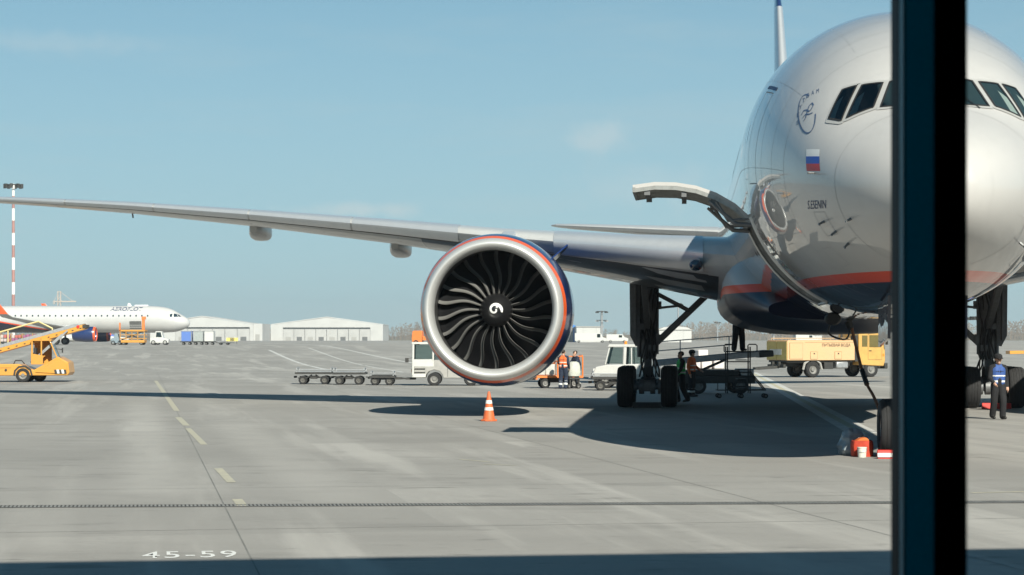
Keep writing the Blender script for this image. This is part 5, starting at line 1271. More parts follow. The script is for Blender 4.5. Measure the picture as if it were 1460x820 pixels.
for k, (lx, col, lab) in enumerate(((.40, m_red, 'red chock in front of the nose wheels'),)):
    p = PL(5.88 - .62, lx); ch = thing('wheel_chock', lab, 'chock', (p[0], p[1], 0), -TH)
    P(ch, 'block', m_red, lambda b: b.prism([(-.13, 0), (.10, 0), (.10, .05), (.02, .16), (-.04, .16)], -.30, .30, 'x', Matrix.Rotation(R(0), 4, 'Z')), .01)
    P(ch, 'stripe', m_whs, lambda b: b.prism([(-.134, .03), (-.09, .10), (-.094, .105), (-.138, .035)], -.30, .30, 'x'))
for lx, lab in ((-5.49, 'red chock at the right-hand main wheels'), (5.49, 'red chock at the left-hand main wheels')):
    p = PL(35.63 - .78, lx); ch = thing('wheel_chock', lab, 'chock', (p[0], p[1], 0), -TH)
    P(ch, 'block', m_red if lx < 0 else m_chas, lambda b: b.prism([(-.14, 0), (.11, 0), (.11, .06), (.02, .18), (-.04, .18)], -.45, .45, 'x'), .01)
# ground-power cable: from a belly socket down behind the nose wheel
ca = cast_px(1212, 458)[0]
pc_ = thing('power_cable', 'thick brown ground-power cable hanging from belly to nose wheel', 'cable', (0, 0, 0))
cw = _M @ ca if ca else Vector((*PL(7, 1), 2.7))
dn_ = cw.y
def wp(px, py, d): return Vector((at(px, d), d, zat(py, d)))
pts = [cw + Vector((0, 0, .05)), wp(1216, 475, dn_), wp(1222, 500, dn_), wp(1229, 528, dn_ - .3), wp(1236, 548, dn_ - .7), wp(1246, 566, dn_ - 1.2), wp(1255, 590, dn_ - 1.8), wp(1262, 620, dn_ - 2.1), wp(1266, 640, dn_ - 2.2)]
def cr_spline(p, k=6):
    o = []
    for i in range(len(p) - 1):
        a, b, c, d = p[max(i - 1, 0)], p[i], p[i + 1], p[min(i + 2, len(p) - 1)]
        for j in range(k):
            t = j / k; o.append(.5 * ((2 * b) + (-a + c) * t + (2 * a - 5 * b + 4 * c - d) * t * t + (-a + 3 * b - 3 * c + d) * t ** 3))
    return o + [p[-1]]
P(pc_, 'cable', mat('cable_brown', (.20, .075, .03), .6, var=.5, vscale=4, dirt=(.05, .03, .02)), lambda b: b.tube(cr_spline(pts), .038, 8))
P(pc_, 'sleeve', m_hose, lambda b: b.tube(cr_spline(pts[3:5]), .062, 10))
pcs = MB().tube([cw + Vector((-.05, 0, 0)), cw + Vector((.02, 0, -.18))], [.10, .075], 12).build('plug', m_hose, pc_)
cb2 = cast_px(1190, 446)
if cb2[0]:
    h, nn = cb2; p = h + nn * .14
    bx_ = MB().loft([[p + Vector((.18 * math.cos(a) * k, yy, .15 * math.sin(a) * k)) for a in [2 * math.pi * j / 16 for j in range(16)]] for yy, k in ((-.12, .8), (-.06, 1), (.06, 1), (.14, .8))]).build('socket_housing', m_hose, plane, smooth=60)
    q0 = _M @ (p + Vector((-.05, 0, -.1))); hp = [q0, q0 + Vector((-.05, 0, -.18)), q0 + Vector((.08, 0, -.30)), q0 + Vector((.35, 0, -.34)), cw + Vector((0, 0, -.2))]
    P(pc_, 'hanging_lead', m_hose, lambda b: b.tube(cr_spline(hp), .022, 6))
# yellow loader arm seen past the right main gear
x = at(1475, 95); yb = thing('yellow_conveyor', 'yellow conveyor edge showing behind the right-hand landing gear', 'conveyor', (x, 95, 0), 0)
P(yb, 'beam', m_vyel, lambda b: b.bar((-1.15, 0, 1.62), (3, 0, 1.68), .8, .14), .01)
P(yb, 'leg', m_chas, lambda b: (b.bar((1.4, 0, 0), (1.4, 0, 1.6), .12), b.b2((1.0, -.5, 0), (1.8, .5, .1))))
# ------------------------------------------------------------------ far side of the apron
GZ = 1.3
m_hang = mat('hangar_white', (.52, .515, .50), .6, var=.12, vscale=.12)
m_hangd = mat('hangar_door', (.46, .455, .44), .6, var=.15, vscale=.15)
m_hdark = mat('hangar_gap', (.12, .12, .12), .8)
def hangar(label, pl, pr, d, eave_y, peak_y, door, n, depth=60, low=True):
    xl, xr = at(pl, d), at(pr, d); zc_, zp = zat(eave_y, d), zat(peak_y, d); w = xr - xl
    o = thing('hangar', label, 'hangar', ((xl + xr) / 2, d, GZ), 0); zc_ -= GZ; zp -= GZ
    dx0, dx1, dz = (at(door[0], d) - (xl + xr) / 2), (at(door[1], d) - (xl + xr) / 2), zat(door[2], d) - GZ
    hw = w / 2
    def f(b):                                                # front wall with the door opening, then sides and back
        b.b2((-hw, 0, 0), (dx0, .6, dz)); b.b2((dx1, 0, 0), (hw, .6, dz))
        b.prism([(-hw, dz + .001), (hw, dz + .001), (hw, zc_), (0, zp), (-hw, zc_)], 0, .6, 'y')
        b.b2((-hw, .601, 0), (-hw + .5, depth, zc_)); b.b2((hw - .5, .601, 0), (hw, depth, zc_)); b.b2((-hw + .51, depth - .5, 0), (hw - .51, depth, zc_))
    P(o, 'wall', m_hang, f, 0, 0)
    P(o, 'roof', m_hang, lambda b: (b.add([(-hw - .1, -.1, zc_ + .05), (0, -.1, zp + .2), (0, depth, zp + .2), (-hw - .1, depth, zc_ + .05), (-hw - .1, -.1, zc_ + .5), (0, -.1, zp + .65), (0, depth, zp + .65), (-hw - .1, depth, zc_ + .5)], [(0, 3, 2, 1), (4, 5, 6, 7), (0, 1, 5, 4), (2, 3, 7, 6), (3, 0, 4, 7)]),
                                b.add([(hw + .1, -.1, zc_ + .05), (0, -.1, zp + .2), (0, depth, zp + .2), (hw + .1, depth, zc_ + .05), (hw + .1, -.1, zc_ + .5), (0, -.1, zp + .65), (0, depth, zp + .65), (hw + .1, depth, zc_ + .5)], [(0, 1, 2, 3), (7, 6, 5, 4), (4, 5, 1, 0), (6, 7, 3, 2), (7, 4, 0, 3)])), 0, 0)
    P(o, 'door_head', m_hdark, lambda b: b.b2((dx0, .9, dz - 1.2), (dx1, 1.4, dz)), 0, 0)
    pw = (dx1 - dx0) / n
    for k in range(n):
        a = dx0 + pw * k + .12
        dr = P(o, 'door_panel', m_hangd, lambda b: b.b2((a, -.15 - .25 * (k % 2), 0), (a + pw - .24, .05 - .25 * (k % 2), dz - 1.0)), 0, 0)
        if low: P(dr, 'wicket', m_hdark if k % 2 else m_vgrey, lambda b: b.b2((a + pw * .25, -.30 - .25 * (k % 2), 0), (a + pw * .72, -.16 - .25 * (k % 2), 2.2)), 0, 0)
    return o
hangar('wide white hangar with closed panel doors, right of the two hangars', 386, 546, 1300, 463.5, 453, (403.5, 528, 467), 8)
hangar('white hangar behind the nose of the distant airliner', 214, 361, 1240, 463, 452, (250, 356, 466.5), 6)
x0_, x1_ = at(360, 1241), at(374, 1241); an = thing('annex', 'low white annex joined to the right of the left hangar', 'building', ((x0_ + x1_) / 2, 1241.5, GZ), 0)
P(an, 'wall', m_hang, lambda b: b.b2((-(x1_ - x0_) / 2, 0, 0), ((x1_ - x0_) / 2, 40, zat(461.5, 1241) - GZ)), 0, 0)
P(an, 'door', m_vgrey, lambda b: b.b2((-1.2, -.1, 0), (1.2, -.01, 3.6)), 0, 0)
# other buildings
def shed(name, label, pl, pr, d, top, depth, m=m_hang, roof=0.0):
    xl, xr = at(pl, d), at(pr, d); w = (xr - xl) / 2; z = zat(top, d) - GZ
    o = thing(name, label, 'building', ((xl + xr) / 2, d, GZ), 0)
    P(o, 'wall', m, lambda b: b.b2((-w, 0, 0), (w, depth, z)), 0, 0); P(o, 'roof', m_vgrey, lambda b: b.b2((-w - .2, -.2, z), (w + .2, depth + .2, z + .25)), 0, 0)
    n = max(2, int(w * 2 / 5))
    for k in range(n): P(o, 'panel_joint', m_hangd, lambda b: b.b2((-w + (k + .5) * 2 * w / n - .08, -.04, .1), (-w + (k + .5) * 2 * w / n + .08, -.005, z - .1)), 0, 0)
    return o, w, z
shed('warehouse', 'plain white box-shaped warehouse beside the blue-framed shed', 822, 860, 640, 466.5, 22)
b_, w, z = shed('warehouse', 'white rounded store seen between landing gear and brace', 940, 986, 640, 471, 18)
P(b_, 'curved_roof', m_hang, lambda b: b.prism([(-w, z + .26), (-w * .7, z + .9), (0, z + 1.2), (w * .7, z + .9), (w, z + .26)], .1, 17.9, 'y'), 0, 40)
b_, w, z = shed('blue_framed_shed', 'grey open-fronted shed with bright blue frame right of the engine', 795, 821, 660, 469, 20, m_vgrey)
m_blue = mat('steel_blue_paint', (.05, .20, .52), .5)
P(b_, 'portal_frame', m_blue, lambda b: (b.b2((w - .8, -.5, 0), (w + .1, -.1, z)), b.b2((-w - .1, -.5, 0), (-w + .8, -.1, z)), b.prism([(-w - .4, z - .2), (0, z + 1.2), (w + .4, z - .2), (w + .4, z + .7), (0, z + 2.2), (-w - .4, z + .7)], -.6, -.1, 'y')), 0, 0)
shed('low_terminal', 'long low white building far off behind the tanker truck', 1138, 1172, 800, 478, 14)
# low parked vans far off, right of the engine
def van(label, px, d, L=5.2, m=m_vwhite, h=2.1, grp=None):
    o = thing('parked_van', label, 'van', (at(px, d), d, rise(d)), 0, grp)
    bo = P(o, 'body', m, lambda b: b.prism([(-L / 2, .4), (L / 2, .4), (L / 2, 1.1), (L / 2 - .9, 1.35), (L / 2 - 1.5, h), (-L / 2, h)], -.95, .95, 'y'), .05)
    P(bo, 'windscreen', m_win, lambda b: b.add([(L / 2 - .88, -.85, 1.38), (L / 2 - .88, .85, 1.38), (L / 2 - 1.46, .85, h - .08), (L / 2 - 1.46, -.85, h - .08)], [(0, 1, 2, 3)]))
    P(bo, 'side_window', m_win, lambda b: b.b2((L / 2 - 2.4, -.96, 1.3), (L / 2 - 1.55, -.952, h - .2)))
    for sx in (-L / 2 + 1, L / 2 - 1):
        for a in (-1, 1): vwheel(o, sx, a * .85, .34, .22)
    return o
van('white van parked in front of the white warehouse', 842, 560, 8, h=2.4)
van('white van parked left of the slender double lamp mast', 880, 560, 5.5)
van('white van far off just right of the lamp behind the gear brace', 1150, 600, 6)

# light masts
m_mred = mat('mast_red', (.38, .20, .18), .6, var=.2, vscale=.5); m_mwh = mat('mast_white', (.74, .73, .71), .6)
def mast(label, px, d, y_top, r0, r1, bands=0, rings=1, base_z=None, first_red=False):
    zb = rise(d) if base_z is None else base_z; zt_ = zat(y_top, d); o = thing('light_mast', label, 'light mast', (at(px, d), d, zb), 0, 'floodlight masts'); H_ = zt_ - zb
    n = bands or 1
    for k in range(n):
        a, b2_ = H_ * k / n, H_ * (k + 1) / n
        P(o, 'mast_section', (m_mred if (k % 2 == (1 if not first_red else 0)) else m_mwh) if bands else m_steel, lambda b: b.tube([(0, 0, a), (0, 0, b2_ - .01)], [r0 + (r1 - r0) * k / n, r0 + (r1 - r0) * (k + 1) / n], 10))
    sc_ = max(.35, r0 * 2.2) if bands != 13 else .95
    for q in range(rings):
        zz = H_ - (.25 * sc_) - q * H_ * .28
        P(o, 'lamp_ring', m_chas, lambda b: (b.tube([(sc_ * 1.6 * math.cos(a), sc_ * 1.6 * math.sin(a), zz) for a in [2 * math.pi * j / 12 for j in range(13)]], sc_ * .12, 6), b.bar((-sc_ * 1.6, 0, zz), (sc_ * 1.6, 0, zz), sc_ * .15), b.bar((0, -sc_ * 1.6, zz), (0, sc_ * 1.6, zz), sc_ * .15)))
        for j in range(8):
            a = 2 * math.pi * j / 8
            P(o, 'floodlight', m_chas if q == 0 else m_steel, lambda b: b.box((sc_ * 1.75 * math.cos(a), sc_ * 1.75 * math.sin(a), zz - sc_ * .25), (sc_ * .5, sc_ * .5, sc_ * (.45 if bands != 13 else .9)), rz=a))
    return o
mast('tall red and white banded floodlight mast at the left edge', 19, 430, 262, .34, .26, 13)
mast('slender white lamp mast with two lamp rings right of the engine', 858, 640, 443, .42, .32, 0, 2)
mast('thin lamp mast seen beside the gear side brace', 967, 760, 432, .30, .25, 0, 1)
mast('thin lamp mast far right of the shaded belt loader', 1023, 800, 459, .28, .22, 0, 1)
mast('stubby red and white banded mast behind the right main gear', 1397, 330, 450, .42, .38, 5, 1, first_red=True)
mast('thin pole standing behind the middle of the tanker truck', 1103, 620, 474, .3, .28, 0, 1)
# tower crane
d = 1500; cz = zat(432, d); o = thing('tower_crane', 'pale tower crane far behind the distant airliner', 'crane', (at(84.5, d), d, GZ), 0); cz -= GZ
m_crane = mat('crane_paint', (.50, .42, .36), .6)
P(o, 'mast', m_crane, lambda b: [b.bar((sx * .9, sy * .9, 0), (sx * .9, sy * .9, cz + 8), .45) for sx in (-1, 1) for sy in (-1, 1)] and [b.bar((-.9, -.9, z), (.9, -.9, z + 3), .3) for z in range(0, int(cz) + 4, 3)], 0, 0)
P(o, 'jib', m_crane, lambda b: (b.bar((-4, 0, cz + 1), (11.5, 0, cz + 1), 1.0, .8), b.bar((0, 0, cz + 8), (9, 0, cz + 1.4), .25), b.bar((0, 0, cz + 8), (-3.5, 0, cz + 1.4), .25)), 0, 0)
P(o, 'counterweight', m_vgrey, lambda b: b.box((-3.4, 0, cz), (1.6, 1.4, 1.8)), 0, 0)

# --- distant narrow-body airliner, side on, nose to the right
D2 = 350.0; S2 = D2 / FPX
def lv2():
    m = livery('distant_livery', (.52, .515, .505), 3.35, 3.55); nt = m.node_tree
    sx = [n for n in nt.nodes if n.type == 'SEPXYZ'][0]
    ad = nt.nodes.new('ShaderNodeMath'); ad.operation = 'MULTIPLY_ADD'; nt.links.new(sx.outputs['X'], ad.inputs[0]); ad.inputs[1].default_value = .169; nt.links.new(sx.outputs['Z'], ad.inputs[2])
    a2 = nt.nodes.new('ShaderNodeMath'); a2.operation = 'ADD'; a2.inputs[1].default_value = 4.85; nt.links.new(ad.outputs[0], a2.inputs[0])
    for n in nt.nodes:
        if n.type == 'MATH' and n.operation == 'LESS_THAN': nt.links.new(a2.outputs[0], n.inputs[0])
    return m
m_l2 = lv2()
ap = thing('airliner', 'distant silver narrow-body airliner parked side-on at the far left', 'airplane', (at(271, D2), D2, GZ), 0)
zb2, zt2 = zat(474.5, D2) - GZ, zat(436.0, D2) - GZ; R2 = (zt2 - zb2) / 2; zc2 = (zt2 + zb2) / 2
tw = smooth_interp([(0, 0), (.08, .32), (.3, .66), (.8, 1.05), (1.5, 1.38), (2.4, 1.64), (3.5, 1.83), (5, 1.94), (7, 1.975), (30, 1.975), (35, 1.7), (40, .95), (44.4, .2)])
tt_ = smooth_interp([(0, -.62), (.08, -.28), (.3, .05), (.7, .36), (1.2, .66), (1.6, .90), (2.1, 1.22), (2.8, 1.58), (3.6, 1.84), (4.8, 2.05), (6.5, R2), (32, R2), (38, R2 * .95), (44.4, R2 * .6)])
tb_ = smooth_interp([(0, -.62), (.08, -.92), (.3, -1.2), (.8, -1.52), (1.6, -1.83), (2.6, -2.03), (4, -2.11), (6, -R2), (28, -R2), (33, -1.7), (38, -.6), (44.4, R2 * .35)])
rings = []
for s_ in [.005, .05, .15, .3, .5, .75, 1, 1.4, 1.8, 2.2, 2.6, 3, 3.5, 4, 5, 6, 7, 9, 12, 18, 24, 28, 30, 32, 34, 36, 38, 40, 42, 44.4]:
    a_, b_, w_ = tt_(s_), tb_(s_), tw(s_); zm = (a_ + b_) / 2; rings.append([Vector((-s_, w_ * math.cos(q), zc2 + zm + (a_ - b_) / 2 * math.sin(q))) for q in [2 * math.pi * k / 40 for k in range(40)]])
f2 = MB().loft(rings).build('fuselage', m_l2, ap, smooth=60)
bv2 = BVHTree.FromPolygons([Vector(v.co) for v in f2.data.vertices], [tuple(p.vertices) for p in f2.data.polygons])
def side2(x, z, off=.012):
    h, n, _, _ = bv2.ray_cast(Vector((x, -6, z)), Vector((0, 1, 0))); return (h + Vector((0, -off, 0))) if h else None
def p2(px, py): return ((px - 271) * (D2 - 1.9) / FPX, zat(py, D2 - 1.9) - GZ)
def patch2(name, m, q, n=4):
    mb = MB()
    for i in range(n + 1):
        for j in range(n + 1):
            u, v = i / n, j / n; x = (q[0][0] * (1 - u) + q[1][0] * u) * (1 - v) + (q[3][0] * (1 - u) + q[2][0] * u) * v; z = (q[0][1] * (1 - u) + q[1][1] * u) * (1 - v) + (q[3][1] * (1 - u) + q[2][1] * u) * v
            p = side2(x, z)
            if p is None: return
            mb.v.append(tuple(p))
    mb.f = [(i * (n + 1) + j, (i + 1) * (n + 1) + j, (i + 1) * (n + 1) + j + 1, i * (n + 1) + j + 1) for i in range(n) for j in range(n)]
    return mb.build(name, m, f2, smooth=60)
for q in ([(244, 448), (247.5, 447.2), (247.5, 452), (244, 452)], [(249.5, 447), (253, 447.6), (255.5, 451.6), (249.5, 452)], [(253.8, 447.8), (256, 448.6), (259.6, 451.4), (256.3, 451.6)]): patch2('cockpit_window', m_glass, [p2(*k) for k in q])
for k in range(24):
    x = 213 - k * 8.2
    if x > 10: patch2('cabin_window', m_glass, [p2(x - 1, 449), p2(x + 1, 449), p2(x + 1, 451.5), p2(x - 1, 451.5)], 1)
me = text_mesh('AEROFLOT', 1, bold=.015, font_shear=.15); xx = [v.co.x for v in me.vertices]; yy = [v.co.y for v in me.vertices]
for v in me.vertices:
    u, w_ = (v.co.x - min(xx)) / (max(xx) - min(xx)), (v.co.y - min(yy)) / (max(yy) - min(yy)); q = p2(159 + 46 * u, 443.2 - 5.4 * w_); v.co = side2(*q, off=.03)
link('painted_title', me, m_ink, f2)
patch2('cargo_opening', m_hold, [p2(187, 458), p2(204, 458), p2(204, 472), p2(187, 472)])
outl = [(222, 456), (228, 456), (228, 459), (222, 459)]
MB().b2((-8.8, -.15, zc2 + R2 - .1), (-6.6, .15, zc2 + R2 + .14)).build('antenna_fairing', m_white, f2, bevel=.1)
MB().prism([(-9.9, zc2 + R2 - .05), (-9.2, zc2 + R2 - .05), (-9.5, zc2 + R2 + .4), (-9.8, zc2 + R2 + .42)], -.05, .05, 'y').build('blade_antenna', m_white, f2)
for sg in (1, -1):       # sg 1 = side facing the camera
    W2 = [(1.5, -15.2, 6.6, 1.35, .13), (6.0, -18.0, 4.0, 1.85, .115), (12, -21.6, 2.6, 2.65, .105), (16.5, -24.3, 1.7, 3.3, .1), (17.1, -24.9, 1.5, 3.75, .1), (17.4, -25.7, 1.2, 4.8, .09), (17.5, -26.6, .7, 5.9, .08)]
    rr = []
    for u, le, ch, z, t in W2:
        rr.append([Vector((le - x_ * ch, -u * sg + (y_ * t / .125 * ch if z > 3.5 else 0) * sg, z + zb2 - 1.0 + (y_ * t / .125 * ch if z <= 3.5 else 0))) for x_, y_ in AF + AFL])
    w2 = MB().loft(rr[:5]).build('wing', m_wing, ap, smooth=40)
    MB().loft(rr[4:]).build('sharklet', m_orange, w2, smooth=40)
    e = MB().lathe([(.95, .35), (.98, .1), (1.05, 0), (1.12, .1), (1.2, .6), (1.22, 1.6), (1.05, 3.2), (.85, 3.6)], 28, Matrix.Translation((-13.8, -5.75 * sg, zat(476.5, D2 - 6) - GZ)) @ Matrix.Rotation(R(90), 4, 'Z')); e.f = [q for q in e.f if len(q) == 4]
    en = e.build('engine', m_navy, ap, smooth=50)
    lp = MB().lathe([(.93, .5), (.985, .09), (1.052, -.02), (1.13, .09), (1.17, .32)], 28, Matrix.Translation((-13.8, -5.75 * sg, zat(476.5, D2 - 6) - GZ)) @ Matrix.Rotation(R(90), 4, 'Z')); lp.f = [q for q in lp.f if len(q) == 4]
    lp.build('inlet_lip', m_orange, en, smooth=50)
    MB().lathe([(.9, .6), (.001, .55)], 28, Matrix.Translation((-13.8, -5.75 * sg, zat(476.5, D2 - 6) - GZ)) @ Matrix.Rotation(R(90), 4, 'Z')).build('fan_disc', m_black, en)
    MB().prism([(-15, zc2 - 1.55), (-19.5, zc2 - 1.2), (-18, zc2 - .9), (-16, zc2 - 1.05)], -5.9 * sg, -5.6 * sg, 'y').build('pylon', m_wing, en)
    gm_ = MB().tube([(-20.5, -3.8 * sg, .5), (-20.5, -3.8 * sg, zb2 + .6)], .16, 10).build('main_gear', m_gear, ap)
    for dy in (-.4, .4): vwheel(gm_, -20.5, -3.8 * sg + dy, .58, .38)
    MB().loft([[Vector((le - x_ * ch, -u * sg, z + y_ * .1 / .125 * ch)) for x_, y_ in AF + AFL] for u, le, ch, z in ((.3, -38.5, 3.8, zc2 + 1.2), (6.2, -41.8, 1.6, zc2 + 1.8))]).build('tailplane', m_wing, ap)
MB().loft([[Vector((le - x_ * ch, y_ * 1.2 * ch * .9, z)) for x_, y_ in AF + [(x_, -y_) for x_, y_ in AF[::-1][1:-1]]] for le, ch, z in ((-34.5, 7, zc2 + R2 - .3), (-40.2, 2.8, zc2 + R2 + 6.2))]).build('tail_fin', m_navy, ap)
ng2 = MB().tube([(-5.1, 0, .4), (-5.1, 0, zb2 + .5)], .1, 8).build('nose_gear', m_gear, ap)
for dy in (-.25, .25): vwheel(ng2, -5.1, dy, .38, .22)

def F(px, d=None): return at(px, d or D2)
# container loader, tractors and unit-load dollies by the distant airliner
D3 = 340.0
o = thing('container_loader', 'yellow scissor container loader at the hold of the distant airliner', 'loader', (F(190, D3), D3, GZ), 0)
k3 = D3 / FPX
P(o, 'lower_frame', m_vyel, lambda b: (b.b2((-1.7, -1.2, .35), (1.9, 1.2, .75)),), .03)
def f(b):
    for z in (1.0, 1.55, 2.1):
        b.bar((-1.8, -1.2, z), (1.9, -1.2, z), .1); b.bar((-1.8, 1.2, z), (1.9, 1.2, z), .1)
    for xx in (-1.8, -.9, 0, .9, 1.9): b.bar((xx, -1.2, .7), (xx, -1.2, 2.1), .1)
P(o, 'rail_frame', m_vyel, f)
P(o, 'platform', m_vyel, lambda b: b.b2((-1.9, -1.3, 2.12), (2.0, 1.3, 2.32)))
P(o, 'scissor_arm', m_chas, lambda b: (b.bar((-1.6, -.9, .8), (1.6, -.9, 2.05), .18), b.bar((1.6, -.9, .8), (-1.6, -.9, 2.05), .18)))
P(o, 'operator_tower', m_voran, lambda b: (b.b2((1.55, -1.35, 2.3), (1.95, -.9, 4.3)), b.b2((-1.95, -1.3, 2.1), (-1.75, -1.0, 3.4)), b.b2((1.5, -1.4, 3.9), (2.1, -.8, 4.35))))
for sx in (-1.3, 1.4): vwheel(o, sx, -1.0, .32, .25); vwheel(o, sx, 1.0, .32, .25)
o = thing('tow_tractor', 'small white tow tractor under the nose of the distant airliner', 'tractor', (F(228, D3), D3, GZ), 0)
b_ = P(o, 'body', m_vwhite, lambda b: b.prism([(-1.4, .3), (1.4, .3), (1.45, .9), (.6, 1.05), (.35, 2.1), (-.55, 2.1), (-.7, 1.15), (-1.4, 1.05)], -.8, .8, 'y'), .05)
P(b_, 'cab_window', m_win, lambda b: b.prism([(-.5, 1.2), (.42, 1.2), (.25, 1.95), (-.4, 1.95)], -.815, -.805, 'y'))
for sx in (-.9, .9): vwheel(o, sx, -.7, .36, .25); vwheel(o, sx, .7, .36, .25)
o = thing('tow_tractor', 'grey-blue tractor left of the yellow container loader', 'tractor', (F(167, D3), D3, GZ), 0)
P(o, 'body', mat('tractor_greyblue', (.22, .28, .32), .5, var=.3), lambda b: b.prism([(-.8, .3), (.8, .3), (.8, 1.0), (.3, 1.1), (.2, 1.7), (-.3, 1.75), (-.4, 1.1), (-.8, 1.0)], -.7, .7, 'y'), .04)
for sx in (-.5, .5): vwheel(o, sx, -.6, .33, .25); vwheel(o, sx, .6, .33, .25)
def uld(label, px, d, w, m, px_w):
    o = thing('cargo_container', label, 'container', (F(px, d), d, GZ + .55), 0, 'containers on dollies far left')
    w = px_w * d / FPX / 2; h = 1.62
    P(o, 'shell', m, lambda b: b.prism([(-w, 0), (w, 0), (w, h), (-w, h)], -.75, .75, 'y'), .04)
    P(o, 'edge_frame', m_steel, lambda b: (b.b2((-w - .02, -.78, 0), (-w + .08, -.752, h)), b.b2((w - .08, -.78, 0), (w + .02, -.752, h)), b.b2((-w, -.78, h - .08), (w, -.753, h))))
    dl_ = thing('container_dolly', label.replace('container', 'container dolly under the box:') if 0 else 'low dolly under the ' + label, 'trolley', (F(px, d), d, GZ), 0, 'container dollies far left')
    P(dl_, 'deck', m_chas, lambda b: b.b2((-w - .15, -.8, .40), (w + .15, .8, .54)))
    P(dl_, 'tow_bar', m_chas, lambda b: b.bar((w + .15, 0, .4), (w + .6, 0, .35), .08))
    for sx in (-w * .6, w * .6):
        for a in (-1, 1): vwheel(dl_, sx, a * .6, .2, .16)
D4 = 345.0
uld('blue cargo container on the far dolly train', 266.5, D4, 0, mat('container_blue', (.10, .19, .50), .5, var=.1), 15)
uld('grey ribbed cargo container between the blue and white ones', 283.5, D4, 0, mat('container_grey', (.38, .41, .40), .5, .3, var=.25), 14)
uld('white cargo container at the right end of the far dolly train', 299, D4, 0, m_vwhite, 14)
o = dolly('empty low dolly at the right end of the far container train', 320, 540, 1.8, 'container dollies far left', h=.3); o.location = (F(320, D4), D4, GZ)
# airfield sign
o = thing('airfield_sign', 'small yellow airfield location sign beside the far containers', 'sign', (F(331, 420), 420, GZ), 0)
P(o, 'panel', mat('sign_yellow', (.75, .62, .16), .5), lambda b: b.b2((-1.1, -.06, .5), (1.1, .06, 1.15)), 0, 0)
P(o, 'black_field', m_chas, lambda b: b.b2((-.42, -.075, .56), (.42, -.062, 1.09)), 0, 0)
skin_label(o, 'D3', mat('sign_letter', (.75, .62, .16), .5), -.32, .32, .64, 1.02, -.08)
P(o, 'post', m_chas, lambda b: (b.b2((-.9, -.04, 0), (-.82, .04, .5)), b.b2((.82, -.04, 0), (.9, .04, .5))), 0, 0)
# luggage carts between the near belt loader and the distant airliner
rg = random.Random(11)
lc = [(.45, .12, .10), (.12, .14, .32), (.42, .30, .22), (.5, .42, .4), (.3, .1, .2)]
for k, px in enumerate((8, 24, 40, 55)):
    d = 330.0; o = thing('luggage_cart', ['leftmost', 'second from the left', 'third from the left', 'rightmost'][k] + ' of the heaped luggage carts under the distant airliner wing', 'trolley', (F(px, d), d, GZ), 0, 'luggage carts under the distant wing')
    P(o, 'deck', m_chas, lambda b: b.b2((-.78, -.6, .35), (.78, .6, .5)))
    P(o, 'rail', m_vyel, lambda b: (b.tube([(-.76, -.6, .5), (-.76, -.6, 1.7), (-.76, .6, 1.7), (-.76, .6, .5)], .05, 6),))
    for sx in (-.5, .5): vwheel(o, sx, -.5, .2, .15); vwheel(o, sx, .5, .2, .15)
    for i in range(3):
        for j in range(2):
            w_, h_ = .42, rg.uniform(.4, .55); bg_ = MB().box((0, 0, h_ / 2), (w_, .6, h_)).build('suitcase', mat('case_%d' % rg.randrange(5), lc[rg.randrange(5)], .7), None, bevel=.05)
            bg_.location = (F(px, d) - .5 + .48 * i, d, GZ + .5 + j * .56); tag(bg_, '%s %s suitcase heaped on the %s luggage cart under the distant wing' % (('bottom', 'top')[j], ('left', 'middle', 'right')[i], ('leftmost', 'second', 'third', 'rightmost')[k]), 'suitcase', 'suitcases on the far luggage carts')
# red and white tail of another aircraft glimpsed under the fuselage
o = thing('airplane_tail', 'red white and blue aircraft tail glimpsed under the distant fuselage', 'airplane', (F(152, 600), 600, GZ), 0)
P(o, 'fin', mat('tail_red', (.55, .10, .09), .5), lambda b: b.prism([(-3, .5), (5, .5), (1.5, 2.2), (-2.4, 4.0)], -.15, .15, 'y'), .05)
P(o, 'fin_band', mat('tail_blue', (.10, .18, .5), .5), lambda b: b.prism([(1.0, 1.4), (5.2, .6), (4.4, 1.2), (1.4, 2.25)], -.17, .17, 'y'), 0)
P(o, 'fuselage', m_vwhite, lambda b: b.tube([(-12, 0, 1.2), (-4, 0, 1.2), (6, 0, .9)], [1.0, 1.0, .4], 12))

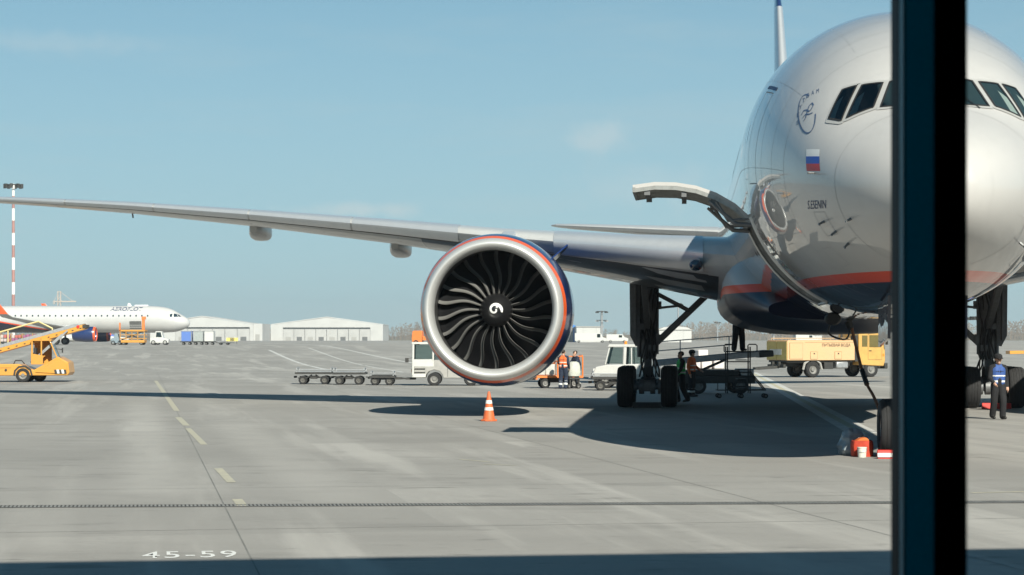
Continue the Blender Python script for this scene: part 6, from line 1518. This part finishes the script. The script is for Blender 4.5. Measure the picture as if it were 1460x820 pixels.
# --- bare spring woodland on the horizon: one mass of trunks and twigs
def woodland():
    rg = random.Random(5); V = []; Fc = []
    def tri(a, b, c): i = len(V); V.extend((a, b, c)); Fc.append((i, i + 1, i + 2))
    def tree(x, y, h):
        w = h * .02
        tri((x - w, y, GZ), (x + w, y, GZ), (x, y, GZ + h * .8))
        for _ in range(34):
            t = rg.uniform(.22, .95); zz = GZ + h * t; spread = h * .30 * math.sin(math.pi * min(1, .25 + t * .72)); a = rg.uniform(0, 6.283)
            r_ = spread * rg.random() ** .6; cx, cy = x + r_ * math.cos(a), y + r_ * math.sin(a); l = h * rg.uniform(.05, .12); ang = rg.uniform(.5, 2.6); th = rg.uniform(.10, .30) * l
            dx, dz = l * math.cos(ang), l * math.sin(ang)
            tri((cx - dz * .2 - th, cy, zz), (cx + th, cy + rg.uniform(-.3, .3), zz + .05), (cx + dx, cy, zz + dz))
    for k in range(1500):
        y = rg.uniform(1700, 1950); x = rg.uniform(-560, 620); px = 730 + x * FPX / y
        h = 9.5 + 2.5 * math.sin(px * .013) + rg.uniform(-2, 2.5) + (2.5 if px > 950 else 0) + (3 if px > 1380 else 0)
        tree(x, y, h)
    me = bpy.data.meshes.new('woodland'); me.from_pydata(V, [], Fc); return me
wd = link('woodland', woodland(), mat('bare_twigs', (.20, .155, .12), .95, var=.4, vscale=.03)); wd['kind'] = 'stuff'; wd['label'] = 'bare brown spring woodland along the horizon'
hl = MB(); hl.v = []; 
for i in range(61):
    x = -800 + 1600 * i / 60; hl.v += [(x, 1960, 1.2), (x, 2050, 6.5 + 1.5 * math.sin(i * .7) + 1.2 * math.sin(i * 1.9))]
hl.f = [(2 * i, 2 * i + 2, 2 * i + 3, 2 * i + 1) for i in range(60)]
struct(hl.build('far_rise', mat('far_scrub', (.15, .125, .09), .95, var=.3, vscale=.02)))
# ------------------------------------------------------------------ thin spring haze over the airfield
hzm = bpy.data.materials.new('haze_air'); hzm.use_nodes = True; nt = hzm.node_tree; nt.nodes.clear()
pv = nt.nodes.new('ShaderNodeVolumePrincipled'); pv.inputs['Color'].default_value = (.90, .96, 1, 1); pv.inputs['Density'].default_value = .00022; pv.inputs['Anisotropy'].default_value = .2
ou = nt.nodes.new('ShaderNodeOutputMaterial'); nt.links.new(pv.outputs[0], ou.inputs['Volume'])
hb_ = MB().b2((-2700, -320, -1.0), (2700, 2700, 46)).build('haze', hzm, smooth=0); hb_['kind'] = 'stuff'; hb_['label'] = 'thin pale haze over the airfield'
